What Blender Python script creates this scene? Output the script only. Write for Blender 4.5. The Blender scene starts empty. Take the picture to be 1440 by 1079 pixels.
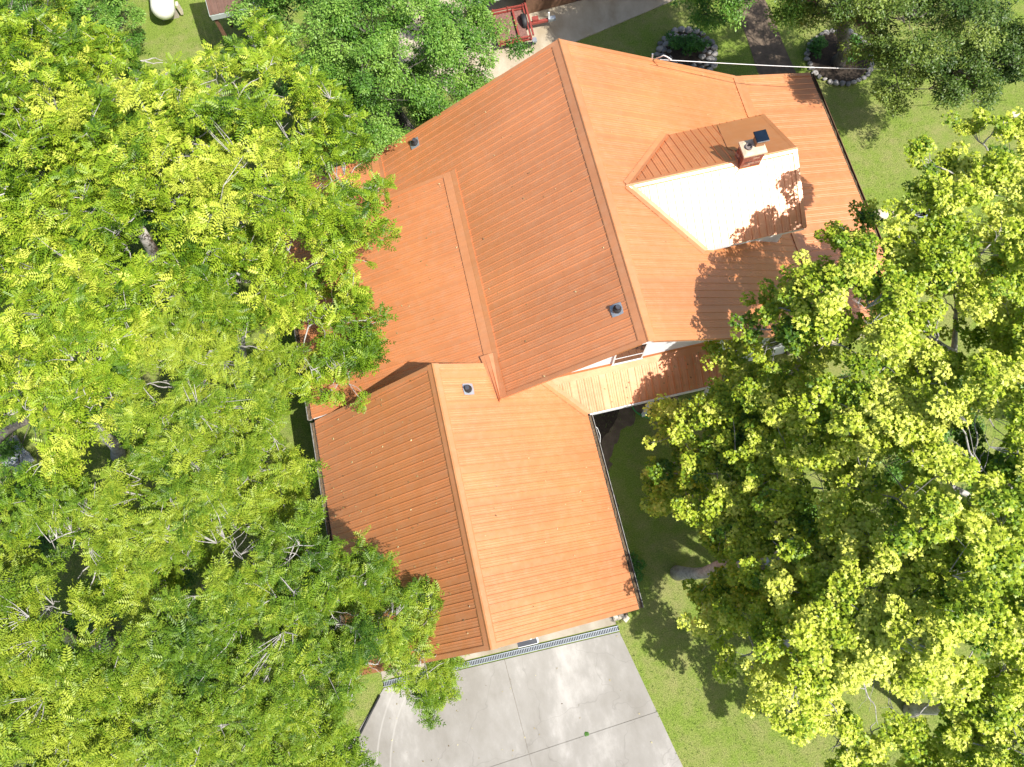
import bpy, math, random
import numpy as np
from mathutils import Vector, Matrix, noise

random.seed(7)
rng = np.random.default_rng(11)
PI = math.pi
sc = bpy.context.scene
col = sc.collection

# ---------------------------------------------------------------- camera, sky, sun, exposure
CAM_H, FPX = 24.898, 1032.8
PITCH, ROLL, YAW = map(math.radians, (16.175, 2.141, -13.372))
RM = (Matrix.Rotation(YAW, 3, 'Z') @ Matrix.Rotation(PITCH, 3, 'X') @ Matrix.Rotation(ROLL, 3, 'Y'))
cam_d = bpy.data.cameras.new('camera')
cam_d.sensor_width = 36
cam_d.lens = 36 * FPX / 1440
cam_d.clip_end = 900
cam = bpy.data.objects.new('camera', cam_d)
col.objects.link(cam)
cam.matrix_world = Matrix.Translation((0, 0, CAM_H)) @ RM.to_4x4()
sc.camera = cam

SUN = Vector((0.50, -0.48, 1.0)).normalized()
world = bpy.data.worlds.new('World')
sc.world = world
world.use_nodes = True
wn = world.node_tree
sky = wn.nodes.new('ShaderNodeTexSky')
sky.sky_type = 'NISHITA'
sky.sun_disc = False
sky.sun_elevation = math.asin(SUN.z)
sky.sun_rotation = math.atan2(SUN.x, SUN.y)
sky.air_density = 1.0
sky.dust_density = 2.5
bg = wn.nodes['Background']
bg.inputs['Strength'].default_value = 0.105
wn.links.new(sky.outputs[0], bg.inputs['Color'])
sun_d = bpy.data.lights.new('sun', 'SUN')
sun_d.energy = 5.0
sun_d.angle = math.radians(0.5)
sun_d.color = (1.0, 0.955, 0.88)
sun = bpy.data.objects.new('sun', sun_d)
sun.rotation_euler = SUN.to_track_quat('Z', 'Y').to_euler()
sun.location = (20, -20, 60)
col.objects.link(sun)
sc.view_settings.view_transform = 'Standard'
sc.view_settings.look = 'None'
sc.view_settings.exposure = 0.62
sc.view_settings.gamma = 1.0
sc.view_settings.use_curve_mapping = False
sc.cycles.max_bounces = 8
sc.cycles.diffuse_bounces = 4
sc.cycles.transparent_max_bounces = 8
sc.cycles.sample_clamp_indirect = 6


def at(px, py, z):
    """world point at height z on the sight line of a photo pixel (1440 x 1079)"""
    v = RM @ Vector(((px - 720) / FPX, (539.5 - py) / FPX, -1))
    t = (z - CAM_H) / v.z
    return Vector((0, 0, CAM_H)) + v * t


# ---------------------------------------------------------------- helpers
def setp(o, label=None, cat=None, group=None, kind=None):
    if label: o['label'] = label
    if cat: o['category'] = cat
    if group: o['group'] = group
    if kind: o['kind'] = kind
    return o


def empty(name, loc, label, cat, group=None, rz=0.0):
    o = bpy.data.objects.new(name, None)
    o.empty_display_size = 0.3
    o.location = loc
    o.rotation_euler = (0, 0, rz)
    col.objects.link(o)
    return setp(o, label, cat, group)


def world_of(o):
    m = o.matrix_basis.copy()
    if o.parent: m = world_of(o.parent) @ o.matrix_parent_inverse @ m
    return m


class MB:
    """collects faces and builds one mesh object (world coordinates unless the parent is rotated)"""
    def __init__(s): s.v, s.f = [], []

    def face(s, pts):
        b = len(s.v); s.v += [tuple(p) for p in pts]; s.f.append(tuple(range(b, b + len(pts))))

    def grid(s, rows, closed=False):
        b = len(s.v); n = len(rows[0])
        for r in rows: s.v += [tuple(p) for p in r]
        m = n if closed else n - 1
        for i in range(len(rows) - 1):
            for j in range(m):
                k = (j + 1) % n
                s.f.append((b + i * n + j, b + i * n + k, b + (i + 1) * n + k, b + (i + 1) * n + j))

    def box(s, c, d, rz=0.0, M=None):
        b = len(s.v)
        for x in (-.5, .5):
            for y in (-.5, .5):
                for z in (-.5, .5):
                    p = Vector((x * d[0], y * d[1], z * d[2]))
                    if M is not None: p = M @ p
                    elif rz: p = Matrix.Rotation(rz, 3, 'Z') @ p
                    s.v.append(tuple(p + Vector(c)))
        for f in ((0, 1, 3, 2), (4, 6, 7, 5), (0, 4, 5, 1), (2, 3, 7, 6), (0, 2, 6, 4), (1, 5, 7, 3)):
            s.f.append(tuple(b + i for i in f))

    def prism(s, poly, dz):
        """poly: 3D top outline; extruded down by dz"""
        n = len(poly); b = len(s.v)
        s.v += [tuple(p) for p in poly] + [(p[0], p[1], p[2] - dz) for p in poly]
        s.f.append(tuple(range(b, b + n)))
        s.f.append(tuple(range(b + 2 * n - 1, b + n - 1, -1)))
        for i in range(n):
            j = (i + 1) % n
            s.f.append((b + i, b + n + i, b + n + j, b + j))

    def tube(s, pts, rad, seg=8, cap=True):
        pts = [Vector(p) for p in pts]
        if not hasattr(rad, '__len__'): rad = [rad] * len(pts)
        rows = []
        up = None
        for i, p in enumerate(pts):
            d = (pts[min(i + 1, len(pts) - 1)] - pts[max(i - 1, 0)]).normalized()
            if up is None:
                up = Vector((0, 0, 1)) if abs(d.z) < .9 else Vector((1, 0, 0))
            a = d.cross(up)
            if a.length < 1e-5: a = d.cross(Vector((1, 0.2, 0)))
            a.normalize(); bb = a.cross(d).normalized(); up = bb
            rows.append([p + (a * math.cos(t) + bb * math.sin(t)) * rad[i] for t in [2 * PI * k / seg for k in range(seg)]])
        b = len(s.v)
        s.grid(rows, closed=True)
        if cap:
            n = len(rows)
            s.f.append(tuple(b + k for k in range(seg)))
            s.f.append(tuple(b + (n - 1) * seg + k for k in range(seg - 1, -1, -1)))

    def lathe(s, c, prof, seg=16, axis=Vector((0, 0, 1))):
        q = Vector((0, 0, 1)).rotation_difference(axis)
        rows = []
        for r, h in prof:
            rows.append([Vector(c) + q @ Vector((r * math.cos(t), r * math.sin(t), h)) for t in [2 * PI * k / seg for k in range(seg)]])
        s.grid(rows, closed=True)

    def build(s, name, mat, parent=None, smooth=False, normals=True):
        me = bpy.data.meshes.new(name)
        me.from_pydata(s.v, [], s.f)
        if mat: me.materials.append(mat)
        if normals:
            import bmesh
            bm = bmesh.new(); bm.from_mesh(me)
            bmesh.ops.recalc_face_normals(bm, faces=bm.faces)
            bm.to_mesh(me); bm.free()
        if smooth:
            me.polygons.foreach_set('use_smooth', [True] * len(me.polygons))
        me.update()
        o = bpy.data.objects.new(name, me)
        col.objects.link(o)
        if parent:
            o.parent = parent
            top = parent
            o.matrix_parent_inverse = world_of(parent).inverted()
        return o


def np_mesh(name, V, F, mat, parent=None, tint=None, smooth=False):
    """V (n,3), F (m,k) arrays of equal sized faces"""
    me = bpy.data.meshes.new(name)
    me.vertices.add(len(V)); me.vertices.foreach_set('co', np.ascontiguousarray(V, dtype=np.float32).ravel())
    k = F.shape[1]
    me.loops.add(F.size); me.loops.foreach_set('vertex_index', np.ascontiguousarray(F, dtype=np.int32).ravel())
    me.polygons.add(len(F))
    me.polygons.foreach_set('loop_start', np.arange(0, F.size, k, dtype=np.int32))
    try: me.polygons.foreach_set('loop_total', np.full(len(F), k, dtype=np.int32))
    except Exception: pass
    if tint is not None:
        a = me.attributes.new('tint', 'FLOAT', 'POINT')
        a.data.foreach_set('value', np.ascontiguousarray(tint, dtype=np.float32))
    me.update(calc_edges=True)
    me.materials.append(mat)
    if smooth: me.polygons.foreach_set('use_smooth', np.ones(len(F), dtype=bool))
    o = bpy.data.objects.new(name, me)
    col.objects.link(o)
    if parent:
        o.parent = parent
        o.matrix_parent_inverse = parent.matrix_basis.inverted()
    return o


# ---------------------------------------------------------------- materials
def new_mat(name):
    m = bpy.data.materials.new(name); m.use_nodes = True
    return m, m.node_tree, m.node_tree.nodes['Principled BSDF']


def N(t, kind, **kw):
    n = t.nodes.new(kind)
    for k, v in kw.items():
        if k.startswith('i_'):
            n.inputs[k[2:].replace('_', ' ')].default_value = v
        else: setattr(n, k, v)
    return n


def noise_tex(t, vec, scale, detail=4, rough=.55, dist=0.0):
    n = N(t, 'ShaderNodeTexNoise'); n.inputs['Scale'].default_value = scale
    n.inputs['Detail'].default_value = detail; n.inputs['Roughness'].default_value = rough
    n.inputs['Distortion'].default_value = dist
    if vec is not None: t.links.new(vec, n.inputs['Vector'])
    return n.outputs['Fac']


def ramp(t, fac, stops, interp='LINEAR'):
    r = N(t, 'ShaderNodeValToRGB'); r.color_ramp.interpolation = interp
    e = r.color_ramp.elements
    while len(e) < len(stops): e.new(.5)
    for el, (p, c) in zip(e, stops):
        el.position = p; el.color = (*c, 1) if len(c) == 3 else c
    t.links.new(fac, r.inputs[0])
    return r.outputs[0]


def mix(t, fac, a, b, mode='MIX'):
    m = N(t, 'ShaderNodeMix', data_type='RGBA', blend_type=mode)
    for sock, v in ((m.inputs[0], fac), (m.inputs[6], a), (m.inputs[7], b)):
        if isinstance(v, (int, float)): sock.default_value = v
        elif isinstance(v, tuple): sock.default_value = (*v, 1)
        else: t.links.new(v, sock)
    return m.outputs[2]


def math_n(t, op, a, b=0.0):
    m = N(t, 'ShaderNodeMath', operation=op)
    for s_, v in ((m.inputs[0], a), (m.inputs[1], b)):
        if isinstance(v, (int, float)): s_.default_value = v
        else: t.links.new(v, s_)
    return m.outputs[0]


def pos(t):
    return N(t, 'ShaderNodeNewGeometry').outputs['Position']


def bump(t, bsdf, h, strength=.3, dist=.02):
    b = N(t, 'ShaderNodeBump'); b.inputs['Strength'].default_value = strength; b.inputs['Distance'].default_value = dist
    t.links.new(h, b.inputs['Height']); t.links.new(b.outputs[0], bsdf.inputs['Normal'])


def simple(name, c, rough=.6, var=.15, scale=3.0, metallic=0.0, spec=.5, bstr=0.0):
    m, t, b = new_mat(name)
    p = pos(t)
    n = noise_tex(t, p, scale, 6, .65)
    lo = tuple(x * (1 - var) for x in c); hi = tuple(min(1, x * (1 + var)) for x in c)
    t.links.new(ramp(t, n, [(.3, lo), (.7, hi)]), b.inputs['Base Color'])
    b.inputs['Roughness'].default_value = rough
    b.inputs['Metallic'].default_value = metallic
    b.inputs['Specular IOR Level'].default_value = spec
    if bstr: bump(t, b, noise_tex(t, p, scale * 8, 4), bstr, .01)
    return m


def roof_mat(name, base, rough=.40):
    m, t, b = new_mat(name)
    p = pos(t)
    oi = N(t, 'ShaderNodeObjectInfo').outputs['Random']
    big = noise_tex(t, p, .5, 3, .5)
    mid = noise_tex(t, p, 4.0, 5, .7)
    fine = noise_tex(t, p, 60, 2, .6)
    c0 = tuple(x * .86 for x in base); c1 = tuple(min(1, x * 1.12) for x in base)
    c = ramp(t, big, [(.35, c0), (.65, c1)])
    c = mix(t, .5, c, ramp(t, oi, [(0, c0), (1, c1)]))
    dust = ramp(t, mid, [(.45, (0, 0, 0)), (.75, (1, 1, 1))])
    mp = N(t, 'ShaderNodeMapping'); t.links.new(p, mp.inputs['Vector']); mp.inputs['Scale'].default_value = (.35, 5.5, .35)
    stk = noise_tex(t, mp.outputs[0], 1.3, 5, .7)
    c = mix(t, ramp(t, stk, [(.40, (.22, .22, .22)), (.60, (0, 0, 0))]), c, tuple(x * .72 for x in base))
    dd = math_n(t, 'MULTIPLY', dust, .20)
    c = mix(t, dd, c, (.52, .38, .25))
    sp = ramp(t, fine, [(.68, (0, 0, 0)), (.74, (1, 1, 1))])
    c = mix(t, math_n(t, 'MULTIPLY', sp, .12), c, (.62, .50, .36))
    t.links.new(c, b.inputs['Base Color'])
    r = math_n(t, 'ADD', math_n(t, 'MULTIPLY', mid, .16), rough - .08)
    t.links.new(r, b.inputs['Roughness'])
    b.inputs['Specular IOR Level'].default_value = 1.0
    b.inputs['Metallic'].default_value = .28
    b.inputs['IOR'].default_value = 1.62
    h = math_n(t, 'ADD', noise_tex(t, p, 1.6, 2, .5), math_n(t, 'MULTIPLY', fine, .04))
    bump(t, b, h, .25, .03)
    return m


M = {}
M['roof'] = roof_mat('orange_metal', (.64, .248, .094), .43)
M['trim'] = roof_mat('orange_trim', (.64, .262, .105), .40)
M['white'] = simple('white_paint', (.78, .79, .80), .5, .06, 2)
M['siding'] = simple('white_siding', (.74, .76, .79), .55, .07, 3)
M['soffit'] = simple('soffit', (.6, .6, .58), .7, .1)
M['galv'] = simple('galvanised_and_glare', (.40, .44, .48), .35, .15, 8, .5)  # colours the painted sun glare on the chimney cap
M['gutter'] = simple('aged_gutter', (.24, .235, .22), .7, .55, 9)
M['debris'] = simple('leaf_litter', (.12, .085, .05), .95, .5, 25, bstr=.6)
M['black'] = simple('black_rubber', (.018, .018, .02), .6, .3, 6)
M['pipe'] = simple('vent_pipe_grey', (.05, .055, .07), .45, .2, 6)
M['glass'] = simple('dark_glass', (.02, .025, .03), .06, .1, 2)
M['brick'] = simple('brick_red', (.26, .095, .06), .85, .4, 9, bstr=.5)
M['mortar'] = simple('mortar', (.42, .37, .32), .95, .15, 20, bstr=.4)
M['crown'] = simple('chimney_crown', (.60, .47, .33), .85, .15, 9, bstr=.3)
M['clay'] = simple('clay_flue', (.36, .18, .09), .8, .2, 9)
M['flue_in'] = simple('flue_ash', (.18, .15, .14), .9, .3, 9)
M['cap'] = simple('cap_metal', (.02, .035, .06), .22, .2, 5, .6)
M['deckmesh'] = simple('rusty_deck', (.20, .10, .08), .8, .4, 14)
M['red'] = simple('red_paint', (.27, .055, .042), .5, .3, 8)
M['brown_metal'] = simple('brown_metal', (.15, .085, .062), .5, .15, 3)
M['brown_wood'] = simple('brown_board', (.16, .085, .05), .7, .2, 5)
M['greygreen'] = simple('grey_green_trim', (.38, .43, .40), .6, .1, 4)
M['greypanel'] = simple('grey_sheet', (.42, .44, .45), .6, .15, 3)
M['tank'] = simple('tank_paint', (.80, .79, .72), .32, .05, 3)
M['rock'] = simple('field_stone', (.30, .28, .26), .9, .35, 5, bstr=.8)
M['rock2'] = simple('dark_stone', (.17, .165, .165), .9, .4, 5, bstr=.8)
M['paver'] = simple('pale_paver', (.55, .48, .38), .85, .2, 7, bstr=.4)
M['soil'] = simple('dark_soil_and_shade', (.045, .032, .022), 1, .5, 12, bstr=1)  # soil of the flower beds; also colours the painted shade beside the house
M['dirt'] = simple('path_dirt', (.13, .095, .065), .95, .35, 4, bstr=.7)
M['hose'] = simple('green_hose', (.03, .42, .10), .4, .1, 5)
M['cable'] = simple('white_cable', (.72, .72, .72), .5, .05, 5)
M['weathered'] = simple('weathered_board', (.36, .33, .29), .85, .3, 8, bstr=.5)


def bark_mat(name, dark, light, amount=.5):
    m, t, b = new_mat(name)
    p = pos(t)
    n = noise_tex(t, p, 7, 6, .7, .6)
    n2 = noise_tex(t, p, 40, 3, .6)
    s = math_n(t, 'ADD', math_n(t, 'MULTIPLY', n, .75), math_n(t, 'MULTIPLY', n2, .25))
    t.links.new(ramp(t, s, [(amount - .12, dark), (amount + .1, light)]), b.inputs['Base Color'])
    b.inputs['Roughness'].default_value = .9
    bump(t, b, s, .7, .03)
    return m


M['bark_pale'] = bark_mat('pale_bark', (.13, .115, .10), (.46, .44, .42), .46)
M['bark_grey'] = bark_mat('grey_bark', (.08, .07, .06), (.36, .34, .32), .5)
M['bark_dark'] = bark_mat('dark_bark', (.045, .038, .03), (.17, .15, .13), .5)


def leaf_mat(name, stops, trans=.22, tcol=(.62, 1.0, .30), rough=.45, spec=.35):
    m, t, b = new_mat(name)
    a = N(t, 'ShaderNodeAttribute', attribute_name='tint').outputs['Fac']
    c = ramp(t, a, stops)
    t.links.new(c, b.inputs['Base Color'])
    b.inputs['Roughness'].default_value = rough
    b.inputs['Specular IOR Level'].default_value = spec
    tr = N(t, 'ShaderNodeBsdfTranslucent')
    tc = mix(t, 1.0, c, tcol, 'MULTIPLY')
    t.links.new(tc, tr.inputs['Color'])
    mx = N(t, 'ShaderNodeMixShader'); mx.inputs[0].default_value = trans
    t.links.new(b.outputs[0], mx.inputs[1]); t.links.new(tr.outputs[0], mx.inputs[2])
    t.links.new(mx.outputs[0], t.nodes['Material Output'].inputs['Surface'])
    return m


M['walnut'] = leaf_mat('walnut_leaf', [(0, (.040, .105, .008)), (.4, (.150, .265, .013)), (.75, (.31, .42, .024)), (1, (.52, .57, .07))])
M['pecan'] = leaf_mat('pecan_leaf', [(0, (.034, .095, .009)), (.45, (.145, .25, .014)), (1, (.38, .45, .042))])
M['maple'] = leaf_mat('maple_leaf', [(0, (.05, .13, .012)), (.3, (.19, .31, .018)), (.65, (.45, .53, .035)), (1, (.74, .74, .14))])
M['deep'] = leaf_mat('deep_green_leaf', [(0, (.035, .10, .014)), (.5, (.11, .25, .028)), (1, (.27, .43, .075))])
M['oak'] = leaf_mat('olive_leaf', [(0, (.04, .09, .015)), (.5, (.10, .17, .025)), (1, (.24, .31, .055))])
M['flower_leaf'] = leaf_mat('bed_leaf', [(0, (.03, .12, .015)), (1, (.10, .25, .03))])


def ground_mat():
    m, t, b = new_mat('lawn')
    p = pos(t)
    big = noise_tex(t, p, .35, 4, .6)
    mid = noise_tex(t, p, 2.2, 5, .7)
    fine = noise_tex(t, p, 26, 5, .75)
    g = ramp(t, fine, [(.3, (.055, .105, .014)), (.5, (.165, .245, .034)), (.72, (.34, .41, .09))])
    dry = ramp(t, fine, [(.3, (.14, .14, .045)), (.7, (.42, .39, .17))])
    f = math_n(t, 'ADD', math_n(t, 'MULTIPLY', big, .5), math_n(t, 'MULTIPLY', mid, .5))
    c = mix(t, ramp(t, f, [(.44, (.05, .05, .05)), (.62, (.75, .75, .75))]), g, dry)
    soil = ramp(t, fine, [(.3, (.16, .13, .09)), (.7, (.36, .31, .22))])
    f2 = noise_tex(t, p, .9, 5, .7)
    c = mix(t, ramp(t, f2, [(.66, (0, 0, 0)), (.74, (.7, .7, .7))]), c, soil)
    t.links.new(c, b.inputs['Base Color'])
    b.inputs['Roughness'].default_value = .95
    b.inputs['Specular IOR Level'].default_value = .15
    bump(t, b, fine, .9, .05)
    return m


def concrete_mat(name, lo, hi, stain, sc1=.45, arcs=None):
    m, t, b = new_mat(name)
    p = pos(t)
    mp = N(t, 'ShaderNodeMapping'); t.links.new(p, mp.inputs['Vector'])
    mp.inputs['Scale'].default_value = (1.0, .55, 1); mp.inputs['Rotation'].default_value = (0, 0, .1)
    big = noise_tex(t, mp.outputs[0], sc1, 5, .55, .4)
    mid = noise_tex(t, mp.outputs[0], 2.6, 6, .7)
    fine = noise_tex(t, p, 45, 4, .7)
    f = math_n(t, 'ADD', math_n(t, 'MULTIPLY', big, .7), math_n(t, 'MULTIPLY', mid, .3))
    c = ramp(t, f, [(.38, stain), (.52, lo), (.66, hi)])
    c = mix(t, ramp(t, fine, [(.3, (.12, .12, .12)), (.75, (0, 0, 0))]), c, (.2, .18, .16))
    t.links.new(c, b.inputs['Base Color'])
    # curved tyre scuffs and a few round stains
    sx = N(t, 'ShaderNodeSeparateXYZ'); t.links.new(p, sx.inputs[0])
    if arcs:
        for cx_, cy_, R_ in arcs:
            dx = math_n(t, 'SUBTRACT', sx.outputs[0], cx_); dy = math_n(t, 'SUBTRACT', sx.outputs[1], cy_)
            d = math_n(t, 'SQRT', math_n(t, 'ADD', math_n(t, 'MULTIPLY', dx, dx), math_n(t, 'MULTIPLY', dy, dy)))
            e = math_n(t, 'ABSOLUTE', math_n(t, 'SUBTRACT', d, R_))
            k = ramp(t, math_n(t, 'ADD', e, math_n(t, 'MULTIPLY', mid, .03)), [(.018, (1, 1, 1)), (.055, (0, 0, 0))])
            k = math_n(t, 'MULTIPLY', k, math_n(t, 'LESS_THAN', sx.outputs[0], -3.9))
            c = mix(t, math_n(t, 'MULTIPLY', k, math_n(t, 'MULTIPLY', mid, .9)), c, hi)
        crack = N(t, 'ShaderNodeTexVoronoi', feature='DISTANCE_TO_EDGE'); crack.inputs['Scale'].default_value = .42
        vv = N(t, 'ShaderNodeVectorMath', operation='ADD'); t.links.new(p, vv.inputs[0])
        nv = N(t, 'ShaderNodeTexNoise'); nv.inputs['Scale'].default_value = 1.4; t.links.new(p, nv.inputs['Vector']); t.links.new(nv.outputs['Color'], vv.inputs[1]); t.links.new(vv.outputs[0], crack.inputs['Vector'])
        k = ramp(t, crack.outputs[0], [(.0015, (.5, .5, .5)), (.005, (0, 0, 0))])
        c = mix(t, math_n(t, 'MULTIPLY', k, .6), c, (.12, .11, .10))
    t.links.new(c, b.inputs['Base Color'])
    b.inputs['Roughness'].default_value = .85
    b.inputs['Specular IOR Level'].default_value = .3
    bump(t, b, fine, .25, .01)
    return m


M['lawn'] = ground_mat()
M['concrete'] = concrete_mat('driveway_concrete', (.285, .272, .25), (.43, .412, .385), (.225, .212, .188), arcs=[(-1.5, -4.6, 4.2), (-1.5, -4.6, 4.62)])
M['pad'] = concrete_mat('pad_concrete', (.44, .38, .28), (.56, .49, .37), (.34, .28, .19), .8)
M['apron'] = concrete_mat('apron_concrete', (.33, .29, .23), (.40, .36, .29), (.25, .21, .15), .9)
M['grass'] = leaf_mat('grass_blade', [(0, (.05, .10, .012)), (.5, (.13, .21, .024)), (1, (.29, .33, .07))], .3, rough=.6)

# ---------------------------------------------------------------- ground
mb = MB()
n = 40
rows = [[(-200 + 400 * i / n, -200 + 400 * j / n, 0) for i in range(n + 1)] for j in range(n + 1)]
mb.grid(rows)
setp(mb.build('ground', M['lawn']), kind='structure')


def sheet(name, pts, z, mat, th=.12, label=None, parent=None, kind='structure'):
    m_ = MB(); m_.prism([(p[0], p[1], z) for p in pts], th)
    o = m_.build(name, mat, parent)
    if not parent: setp(o, label, kind=kind)
    return o


# driveway: slabs cast apart by joints
drive = bpy.data.objects.new('driveway', None); col.objects.link(drive); drive['kind'] = 'structure'
YT = -1.62
vx = lambda y: -1.53 + (-1.37 + 1.53) * (YT - y) / 3.2
cy = lambda x: -4.35 + .075 * (x + 0.0)
rx = lambda y: 2.24 + (y - YT) * (3.1 - 2.24) / (-5.81 - YT) if y > -6 else 3.1 + (-y - 5.81) * .16
lx = lambda y: -5.45 + (y - YT) * .95 if y > -3.2 else -6.95 + (y + 3.2) * .35
g_ = .006
def jit(pts, nsub=6, a=.006):
    return pts
top_l = [(lx(YT), YT), (vx(YT) - g_, YT), (vx(-4.4) - g_, cy(vx(-4.4)) + g_), (lx(-3.2) + -.45, cy(-7.4) + g_), (lx(-3.2), -3.2)]
top_r = [(vx(YT) + g_, YT), (rx(YT), YT), (rx(-4.15), cy(2.8) + g_), (vx(-4.4) + g_, cy(vx(-4.4)) + g_)]
bot_l = [(vx(-4.4) - g_, cy(vx(-4.4)) - g_), (vx(-9) - g_, -9.5), (-9.4, -9.5), (-7.42, cy(-7.4) - g_)]
bot_r = [(vx(-4.4) + g_, cy(vx(-4.4)) - g_), (rx(-4.2), cy(2.8) - g_), (3.1, -5.81), (4.0, -9.5), (vx(-9) + g_, -9.5)]
for pl in (top_l, top_r, bot_l, bot_r):
    sheet('slab', pl, .03, M['concrete'], .1, parent=drive)
mb = MB(); mb.prism([(-9.2, -9.4, .012), (3.9, -9.4, .012), (2.2, YT - .02, .012), (-5.3, YT - .02, .012)], .06)
mb.build('joint_bed', M['apron'], drive)
# apron between the trench drain and the garage
sheet('garage_apron', [(-5.45, -1.37), (2.20, -1.37), (2.22, -.1), (-5.45, -.1)], .034, M['apron'])
# pad behind the house
P = lambda x, y, z=0: at(x, y, z)
pad = [P(815, 57), P(640, 135), P(560, 100), P(560, -70), P(1010, -90), P(1010, -24), P(950, 0)]
sheet('concrete_pad', [(p.x, p.y) for p in pad], .03, M['pad'])
# dirt path
mb = MB()
pth = [((1038, -60), (1072, -60)), ((1040, 0), (1077, 0)), ((1040, 25), (1088, 28)), ((1052, 60), (1101, 60)), ((1066, 100), (1118, 100)), ((1090, 150), (1140, 150)), ((1110, 190), (1160, 190))]
rows = []
for i, (a, b) in enumerate(pth):
    pa, pb = P(*a), P(*b)
    rows.append([pa.lerp(pb, k / 5) + Vector((random.uniform(-.05, .05), 0, .012)) for k in range(6)])
mb.grid(rows)
setp(mb.build('dirt_path', M['dirt']), kind='structure')
# bare strip and slab edge along the right eave
sheet('porch_floor', [(10.4, 6.0), (13.2, 6.0), (13.2, 15.0), (10.4, 15.0)], .35, M['pad'], .4)
sheet('edging_strip', [(13.3, 8.5), (13.85, 8.6), (13.8, 11.9), (13.3, 13.5)], .02, M['apron'], .1)
mb = MB()
def ragged(poly, step=.12, amp=.28):
    out = []
    for i in range(len(poly)):
        a, b = Vector((*poly[i], 0)), Vector((*poly[(i + 1) % len(poly)], 0))
        k = max(1, int((b - a).length / step))
        for j in range(k):
            p = a.lerp(b, j / k)
            p += Vector((noise.noise(p * 2.3), noise.noise(p * 2.3 + Vector((9, 4, 0))), 0)) * amp + Vector((noise.noise(p * 9), noise.noise(p * 9 + Vector((3, 1, 0))), 0)) * amp * .5
            out.append((p.x, p.y))
    return out


bedp = [(2.35, 5.7), (6.6, 5.7), (6.3, 5.35), (5.2, 5.25), (4.55, 5.0), (3.4, 4.2), (3.15, 3.0), (3.3, 2.2), (3.05, 1.4), (3.15, .6), (2.85, .1), (2.75, -.7), (2.7, -1.25), (2.45, -1.1), (2.35, 2.0)]
mb.prism([(x, y, .014) for x, y in ragged(bedp)], .05)
setp(mb.build('bare_soil_strip', M['dirt']), kind='structure')
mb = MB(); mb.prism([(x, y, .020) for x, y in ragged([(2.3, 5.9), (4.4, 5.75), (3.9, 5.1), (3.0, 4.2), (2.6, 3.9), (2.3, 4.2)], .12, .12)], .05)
setp(mb.build('shade_patch', M['soil']), kind='structure')  # dark soil colour stands in for the deep shade in this corner
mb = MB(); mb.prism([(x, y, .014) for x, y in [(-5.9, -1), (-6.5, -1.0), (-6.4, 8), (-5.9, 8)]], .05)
setp(mb.build('eave_shade_strip', M['soil']), kind='structure')  # dark strip painted as the shadow the house casts along its left eave

# ---------------------------------------------------------------- the house
house = empty('house', (2, 6, 0), 'white house with orange ribbed metal roofs, a garage wing and a dormer with chimney', 'house')
RIB = .2286


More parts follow.
